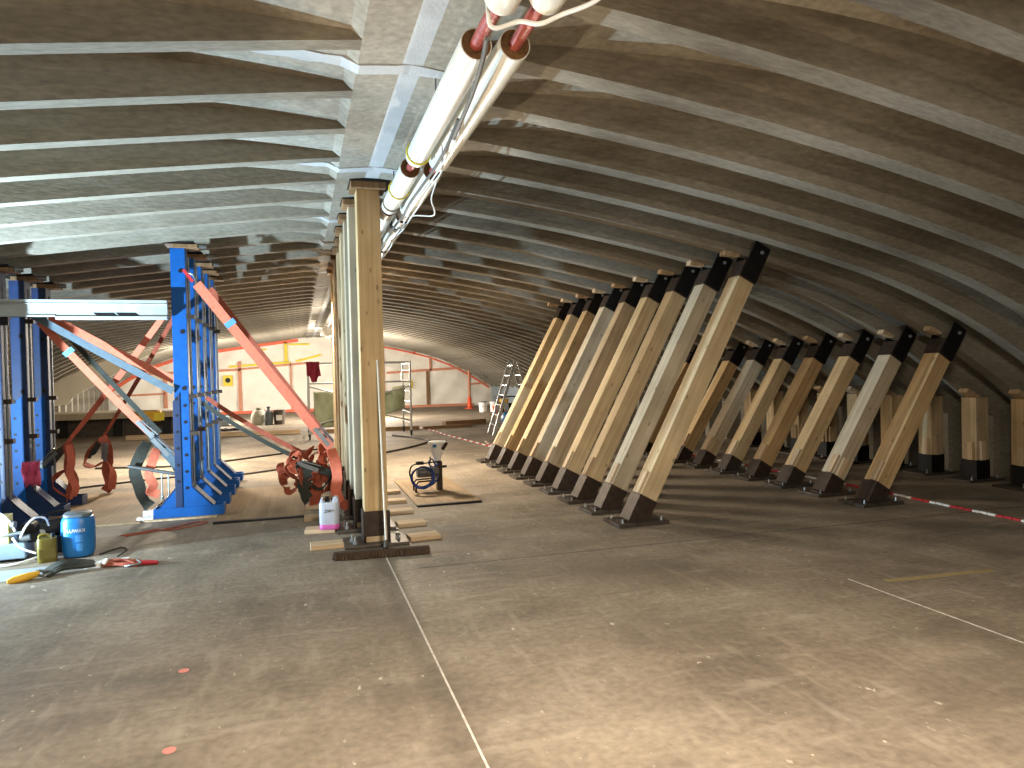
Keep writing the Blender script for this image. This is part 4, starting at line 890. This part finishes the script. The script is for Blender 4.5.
# ladder
t = thing('step_ladder', 'aluminium A-frame ladder standing beyond the tall leaning struts', 'ladder', (5.02, 17.6, 0), 0)
H = 1.92
for nm, xb, yb in (('ladder_leg', -0.36, 0.0), ('ladder_leg', 0.95, 0.25)):
    q = MB(); tx = 0.36
    P0, P1 = (xb, yb - 0.42, 0.0), (tx - 0.02 if xb < 0 else tx + 0.02, 0.0 - 0.18, H); Q0, Q1 = (xb + 0.1, yb + 0.42, 0.0), (tx - 0.02 if xb < 0 else tx + 0.02, 0.36, H)
    q.bar(P0, P1, 0.03, 0.07, up=(1, 0, 0)); q.bar(Q0, Q1, 0.03, 0.07, up=(1, 0, 0)); l = q.build(nm, M['alu'], t)
    for k in range(1, 8):
        u = k / 7.6; a = V(P0).lerp(V(P1), u); b_ = V(Q0).lerp(V(Q1), u); q = MB(); q.bar(a, b_, 0.05, 0.025); q.build('rung', M['alu'], l)
# compressor
t = thing('compressor', 'blue tank compressor with dark motor behind the ladder', 'compressor', (5.62, 18.6, 0), 0.3)
q = MB(); q.lathe([(0.02, -0.34), (0.13, -0.32), (0.2, -0.25), (0.21, 0), (0.2, 0.25), (0.13, 0.32), (0.02, 0.34)], n=24); q.build('tank', M['barrel'], t, (0, 0, 0.32), (0, PI / 2, 0), smooth=True)
q = MB(); q.b2(-0.22, 0.1, -0.12, 0.12, 0.53, 0.75); q.cyl((0.1, 0, 0.62), (0.28, 0, 0.62), 0.1, n=16); q.build('motor', M['black'], t, bevel=0.01)
q = MB(); q.cyl((-0.2, -0.22, 0.11), (-0.2, 0.22, 0.11), 0.11, n=16); q.b2(0.2, 0.25, -0.15, 0.15, 0, 0.16); q.build('wheel', M['black'], t)
q = MB(); q.tube(crom([(-0.3, 0, 0.5), (-0.36, 0, 0.7), (-0.3, 0, 0.9), (0.1, 0, 0.92), (0.3, 0, 0.8)]), 0.018, 8); q.build('handle', M['black'], t, smooth=True)
# buckets by the far right corner
def bucket(label, loc, mat, s=1.0, lid=None):
    t = thing('bucket', label, 'bucket', loc, 0, 'buckets in the far right corner')
    q = MB(); q.lathe([(0.13 * s, 0), (0.15 * s, 0.30 * s), (0.16 * s, 0.31 * s), (0.16 * s, 0.34 * s), (0.14 * s, 0.345 * s)], n=22); q.build('body', mat, t, smooth=True)
    q = MB(); q.lathe([(0.155 * s, 0.345 * s), (0.165 * s, 0.35 * s), (0.16 * s, 0.375 * s)], n=22); q.build('lid', lid or mat, t, smooth=True)
    q = MB(); q.tube([(0.16 * s * math.cos(a), 0.02 - 0.17 * s, 0.31 * s - 0.12 * s * math.sin(a)) for a in [PI * i / 10 for i in range(11)]], 0.006, 6); q.build('handle', M['galv'], t)
bucket('white bucket with dark lid, leftmost in the far right corner', (7.15, 27.9, 0), M['white'], 1.15, M['greylid'])
bucket('white bucket right of the leftmost one in the far right corner', (7.58, 27.8, 0), M['white'], 1.1)
bucket('yellow bucket between ladder and white buckets', (8.05, 28.0, 0), M['yellowplastic'], 1.35, M['yellowplastic'])
bucket('orange low bucket in front of the white buckets', (7.50, 27.3, 0), M['orangeplastic'], 0.7)
bucket('dark bucket stacked highest behind the yellow one', (8.1, 28.7, 0), M['greylid'], 1.7)
# orange stand
t = thing('barrier_stand', 'orange barrier stand before the far sheeting at right', 'stand', (7.3, 30.9, 0))
q = MB(); q.lathe([(0.22, 0), (0.22, 0.04), (0.10, 0.07), (0.085, 0.45), (0.06, 0.55)], n=20); q.build('foot', M['orangeplastic'], t, smooth=True)
q = MB(); q.cyl((0, 0, 0.5), (0, 0, 1.75), 0.03, n=12); q.build('pole', M['batten'], t, smooth=True)
# red and white chain
def chain(label, pts, seg=0.27, r=0.014, group='barrier chains'):
    P = crom(pts, 40); L = [0]
    for i in range(1, len(P)): L.append(L[-1] + (P[i] - P[i - 1]).length)
    def at(s_):
        for i in range(1, len(P)):
            if L[i] >= s_: return P[i - 1].lerp(P[i], (s_ - L[i - 1]) / max(1e-6, L[i] - L[i - 1]))
        return P[-1]
    q = MB(); n = int(L[-1] / seg)
    for i in range(n):
        q.cur = i % 2
        for k in range(3):
            a = at((i + k / 3) * seg); b_ = at((i + (k + 1) / 3) * seg - 0.012); q.bar(a + V((0, 0, 0.012)), b_ + V((0, 0, 0.012 + 0.004 * (k % 2))), 0.034, 0.02)
    q.cur = 0
    return tag(q.build('barrier_chain', [M['chainred'], M['chainwhite']]), label, 'chain', group)
chain('red and white barrier chain on the floor between the leaning struts and right wall', [(6.83, 4.7, 0), (6.83, 5.2, 0), (6.84, 5.7, 0), (6.85, 6.3, 0), (6.9, 7.4, 0), (6.88, 9.2, 0), (6.8, 11.5, 0)])
chain('red and white barrier chain on the floor between scaffold and ladder', [(3.95, 13.9, 0), (3.9, 14.7, 0), (3.78, 16.2, 0), (3.62, 18, 0), (3.55, 19.6, 0), (3.35, 21.5, 0)], 0.22)
chain('short loose length of red and white chain nearest the far leaning strut', [(4.15, 14.2, 0), (4.0, 15.0, 0), (4.1, 15.9, 0)], 0.2)
# timbers on the floor
for x0, y0, x1b, y1, w, h, lab, m in ((-4.5, 21.2, 0.0, 20.9, 0.14, 0.12, 'long timber on the floor left of the scaffold', M['pack']), (0.3, 20.7, 3.3, 20.4, 0.14, 0.10, 'long dark timber on the floor right through the scaffold', M['oldwood']), (3.4, 20.3, 4.9, 20.6, 0.12, 0.08, 'dark timber on the floor between scaffold and ladder', M['oldwood']), (4.2, 21.2, 5.6, 21.7, 0.2, 0.14, 'thicker dark timber on the floor beside the ladder', M['oldwood'])):
    q = MB(); L = (V((x1b, y1, 0)) - V((x0, y0, 0))).length; q.b2(-w / 2, w / 2, -h / 2, h / 2, -L / 2, L / 2)
    tag(q.build('timber', m, None, ((x0 + x1b) / 2, (y0 + y1) / 2, h / 2), (PI / 2, 0, math.atan2(y1 - y0, x1b - x0) + PI / 2), bevel=0.004), lab, 'timber')
# bag and buckets in front of the far sheeting
t = thing('sack', 'slumped pale sack on the floor before the far sheeting', 'sack', (-1.35, 25.6, 0))
q = MB(); q.lathe([(0.22, 0), (0.27, 0.08), (0.26, 0.3), (0.2, 0.45), (0.09, 0.52), (0.12, 0.58)], n=18); q.build('body', M['bag'], t, smooth=True)
q = MB(); q.cyl((0, 0, 0.49), (0, 0, 0.53), 0.11, n=12); q.build('tie', M['gcable'], t)
t = thing('bucket', 'grey bucket right of the slumped sack', 'bucket', (-0.68, 25.3, 0))
q = MB(); q.lathe([(0.17, 0), (0.2, 0.44), (0.215, 0.45), (0.215, 0.49), (0.19, 0.5)], n=22); q.build('body', M['plate'], t, smooth=True)
q = MB(); q.b2(-0.1, 0.1, -0.195, -0.18, 0.15, 0.33); q.build('label', M['white'], t)
t = thing('bucket', 'dark grey canister between sack and grey bucket', 'bucket', (-1.02, 25.2, 0))
q = MB(); q.lathe([(0.13, 0), (0.15, 0.4), (0.12, 0.46), (0.05, 0.5), (0.05, 0.58)], n=20); q.build('body', M['greylid'], t, smooth=True)
q = MB(); q.cyl((0, 0, 0.58), (0, 0, 0.62), 0.06, n=12); q.build('cap', M['black'], t)
q = MB(); q.b2(-0.22, 0.22, -0.2, 0.2, 0, 0.32); o = q.build('crate', M['bluegrey'], None, (-2.55, 25.8, 0), bevel=0.02); tag(o, 'small blue-grey crate on the floor right of the blue shores', 'crate')
q = MB(); rr = random.Random(8)
for k in range(14): q.box((rr.uniform(-.45, .45), rr.uniform(-.2, .2), 0.03), (rr.uniform(.08, .2), rr.uniform(.06, .15), 0.06), Matrix.Rotation(rr.uniform(0, 3), 3, 'Z'))
o = q.build('rubble', M['shoe'], None, (-2.0, 23.3, 0)); tag(o, 'low heap of dark rubble on the floor right of the blue shores', 'rubble', kind='stuff')
# sign on the far wall
q = MB(); q.b2(-0.2, 0.2, -0.01, 0.01, -0.24, 0.24); t = thing('warning_sign', 'yellow sign with dark round symbol on the far sheeting', 'sign', (-2.85 - 0.15, YF - 0.16, 1.5))
t.location = (-3.05, YF - 0.16, 1.5); pn = q.build('panel', M['ytape'], t)
q = MB(); q.cyl((0, -0.012, 0.02), (0, -0.02, 0.02), 0.11, n=20); q.build('symbol', M['ink'], pn)
# low ledge and pallet stack on the left, hanging sheet
t = thing('platform', 'low raised platform with pale front edge behind the blue shores', 'platform', (-5.2, 22.8, 0))
q = MB(); q.b2(-2.9, 2.55, -0.2, 1.6, 0.52, 0.70); q.build('deck', M['wood2'], t, bevel=0.01)
for x in (-2.7, -1.3, 0.1, 1.4, 2.4):
    q = MB(); q.b2(x - 0.1, x + 0.1, 0.15, 1.4, 0, 0.52); q.build('support_block', M['black'], t)
q = MB(); q.b2(-2.8, 2.5, 0.3, 0.36, 0, 0.52); q.build('back_skirt', M['plate'], t)
q = MB(); q.b2(-0.3, 0.3, -0.12, 0.12, 0, 0.3); t2 = thing('toolbox', 'yellow-brown box hanging at the edge of the raised platform', 'box', (-4.15, 22.482, 0.42)); q.build('body', M['yellowplastic'], t2, bevel=0.02)
q = MB(); q.b2(0.12, 0.4, -0.14, -0.11, 0.02, 0.24); q.build('front', M['ytape'], t2)
q = MB(); q.bar((-0.2, 0, 0.3), (0.2, 0, 0.3), 0.03, 0.03); q.build('handle', M['black'], t2)
pts = [(-7.54, 1.5), (-6.79, 1.85), (-6.17, 2.13), (-5.8, 2.28), (-4.87, 2.55), (-3.93, 2.64), (-4.74, 2.36), (-5.82, 1.7), (-6.81, 1.13), (-6.96, 0.89), (-7.54, 0.84)]
q = MB(); q.prism(pts, 'y', 0, 0.02); o = q.build('hanging_sheet', M['sheet'], None, (0, 25.2, 0)); tag(o, 'beige sheet hung under the vault at far left', 'sheet')
q = MB(); q.prism([(24.0, 0.0), (33.5, 0.0), (33.5, 0.95), (24.0, 1.0)], 'x', XR - 0.40, XR - 0.37); tag(q.build('plastic_sheet', M['bluegrey']), 'grey sheet covering the right wall beyond the ladder', 'sheet')

# ------------------------------------------------------------------ lights
def point(name, loc, col, energy, r=0.08):
    l = bpy.data.lights.new(name, 'POINT'); l.color = col; l.energy = energy; l.shadow_soft_size = r
    o = bpy.data.objects.new(name, l); C.objects.link(o); o.location = loc; return o
def area(name, loc, d, col, energy, size):
    l = bpy.data.lights.new(name, 'AREA'); l.shape = 'DISK'; l.size = size; l.color = col; l.energy = energy
    o = bpy.data.objects.new(name, l); C.objects.link(o); o.location = loc; o.rotation_euler = V(d).to_track_quat('-Z', 'Y').to_euler(); return o
area('floodlight', (-3.62, 6.75, 0.42), (0.55, 0.08, 1), (0.60, 0.83, 1.0), 720, 0.12)
def spot(name, loc, tgt, col, energy, deg):
    l = bpy.data.lights.new(name, 'SPOT'); l.color = col; l.energy = energy; l.spot_size = math.radians(deg); l.spot_blend = 0.6; l.shadow_soft_size = 0.06
    o = bpy.data.objects.new(name, l); C.objects.link(o); o.location = loc; o.rotation_euler = (V(tgt) - V(loc)).to_track_quat('-Z', 'Y').to_euler(); return o
spot('pipe_glow_spot', (-2.3, 2.6, 0.6), (1.1, 3.6, 3.15), (1.0, 0.82, 0.58), 420, 34)  # added unseen warm spot, aimed to make pipes and nearby ribs glow
spot('pipe_fill_spot', (1.75, 8.6, 1.1), (0.97, 5.0, 3.12), (1.0, 0.88, 0.70), 420, 30)  # invented spot that brightens the pipe undersides
area('near_floor_fill', (0.8, 0.5, 2.95), (0.02, 0.12, -1), (1.0, 0.87, 0.70), 470, 0.6)  # no fixture here; added to brighten the near floor
point('camera_side_fill', (0.4, -2.0, 1.5), (1.0, 0.84, 0.64), 150, 0.15)  # unseen fill added behind the camera for post and strut fronts
area('hall_floor_fill', (0.98, 12.0, 2.95), (0.15, -0.1, -1), (1.0, 0.87, 0.68), 360, 0.6)  # added bodiless fill facing down, lifts the floor right of the centre posts
area('hall_floor_fill', (-2.2, 14.5, 2.6), (0, 0, -1), (1.0, 0.88, 0.70), 420, 0.4)  # another added fill, for the floor on the left
point('hall_fill', (1.0, 19.0, 2.0), (1.0, 0.88, 0.70), 200, 0.12)
point('far_wall_fill', (2.0, 26.0, 1.5), (1.0, 0.92, 0.80), 1500, 0.15)  # added without a fixture to whiten the far sheeting
point('far_wall_fill', (-3.5, 27.0, 1.4), (1.0, 0.92, 0.80), 1000, 0.15)  # second added light for the far sheeting
w = bpy.data.worlds.new('world'); sc.world = w; w.use_nodes = True
w.node_tree.nodes['Background'].inputs[0].default_value = (0.9, 0.85, 0.75, 1); w.node_tree.nodes['Background'].inputs[1].default_value = 0.06

# ------------------------------------------------------------------ camera
f, yaw, pit, rol = 705.66, 0.2927, -0.0169, -0.0228
F = V((math.sin(yaw) * math.cos(pit), math.cos(yaw) * math.cos(pit), math.sin(pit)))
Rr = V((math.cos(yaw), -math.sin(yaw), 0)); U = Rr.cross(F)
R2 = Rr * math.cos(rol) + U * math.sin(rol); U2 = -Rr * math.sin(rol) + U * math.cos(rol)
cam = bpy.data.cameras.new('camera'); cam.sensor_width = 36; cam.lens = f * 36 / 1024; cam.clip_start = 0.05; cam.clip_end = 200
co = bpy.data.objects.new('camera', cam); C.objects.link(co)
mw = Matrix((R2, U2, -F)).transposed().to_4x4(); mw.translation = V((0, 0, 1.6)); co.matrix_world = mw
sc.camera = co
vs_ = sc.view_settings; vs_.view_transform = 'Standard'; vs_.look = 'None'; vs_.exposure = 0.0; vs_.gamma = 1.0; vs_.use_curve_mapping = False
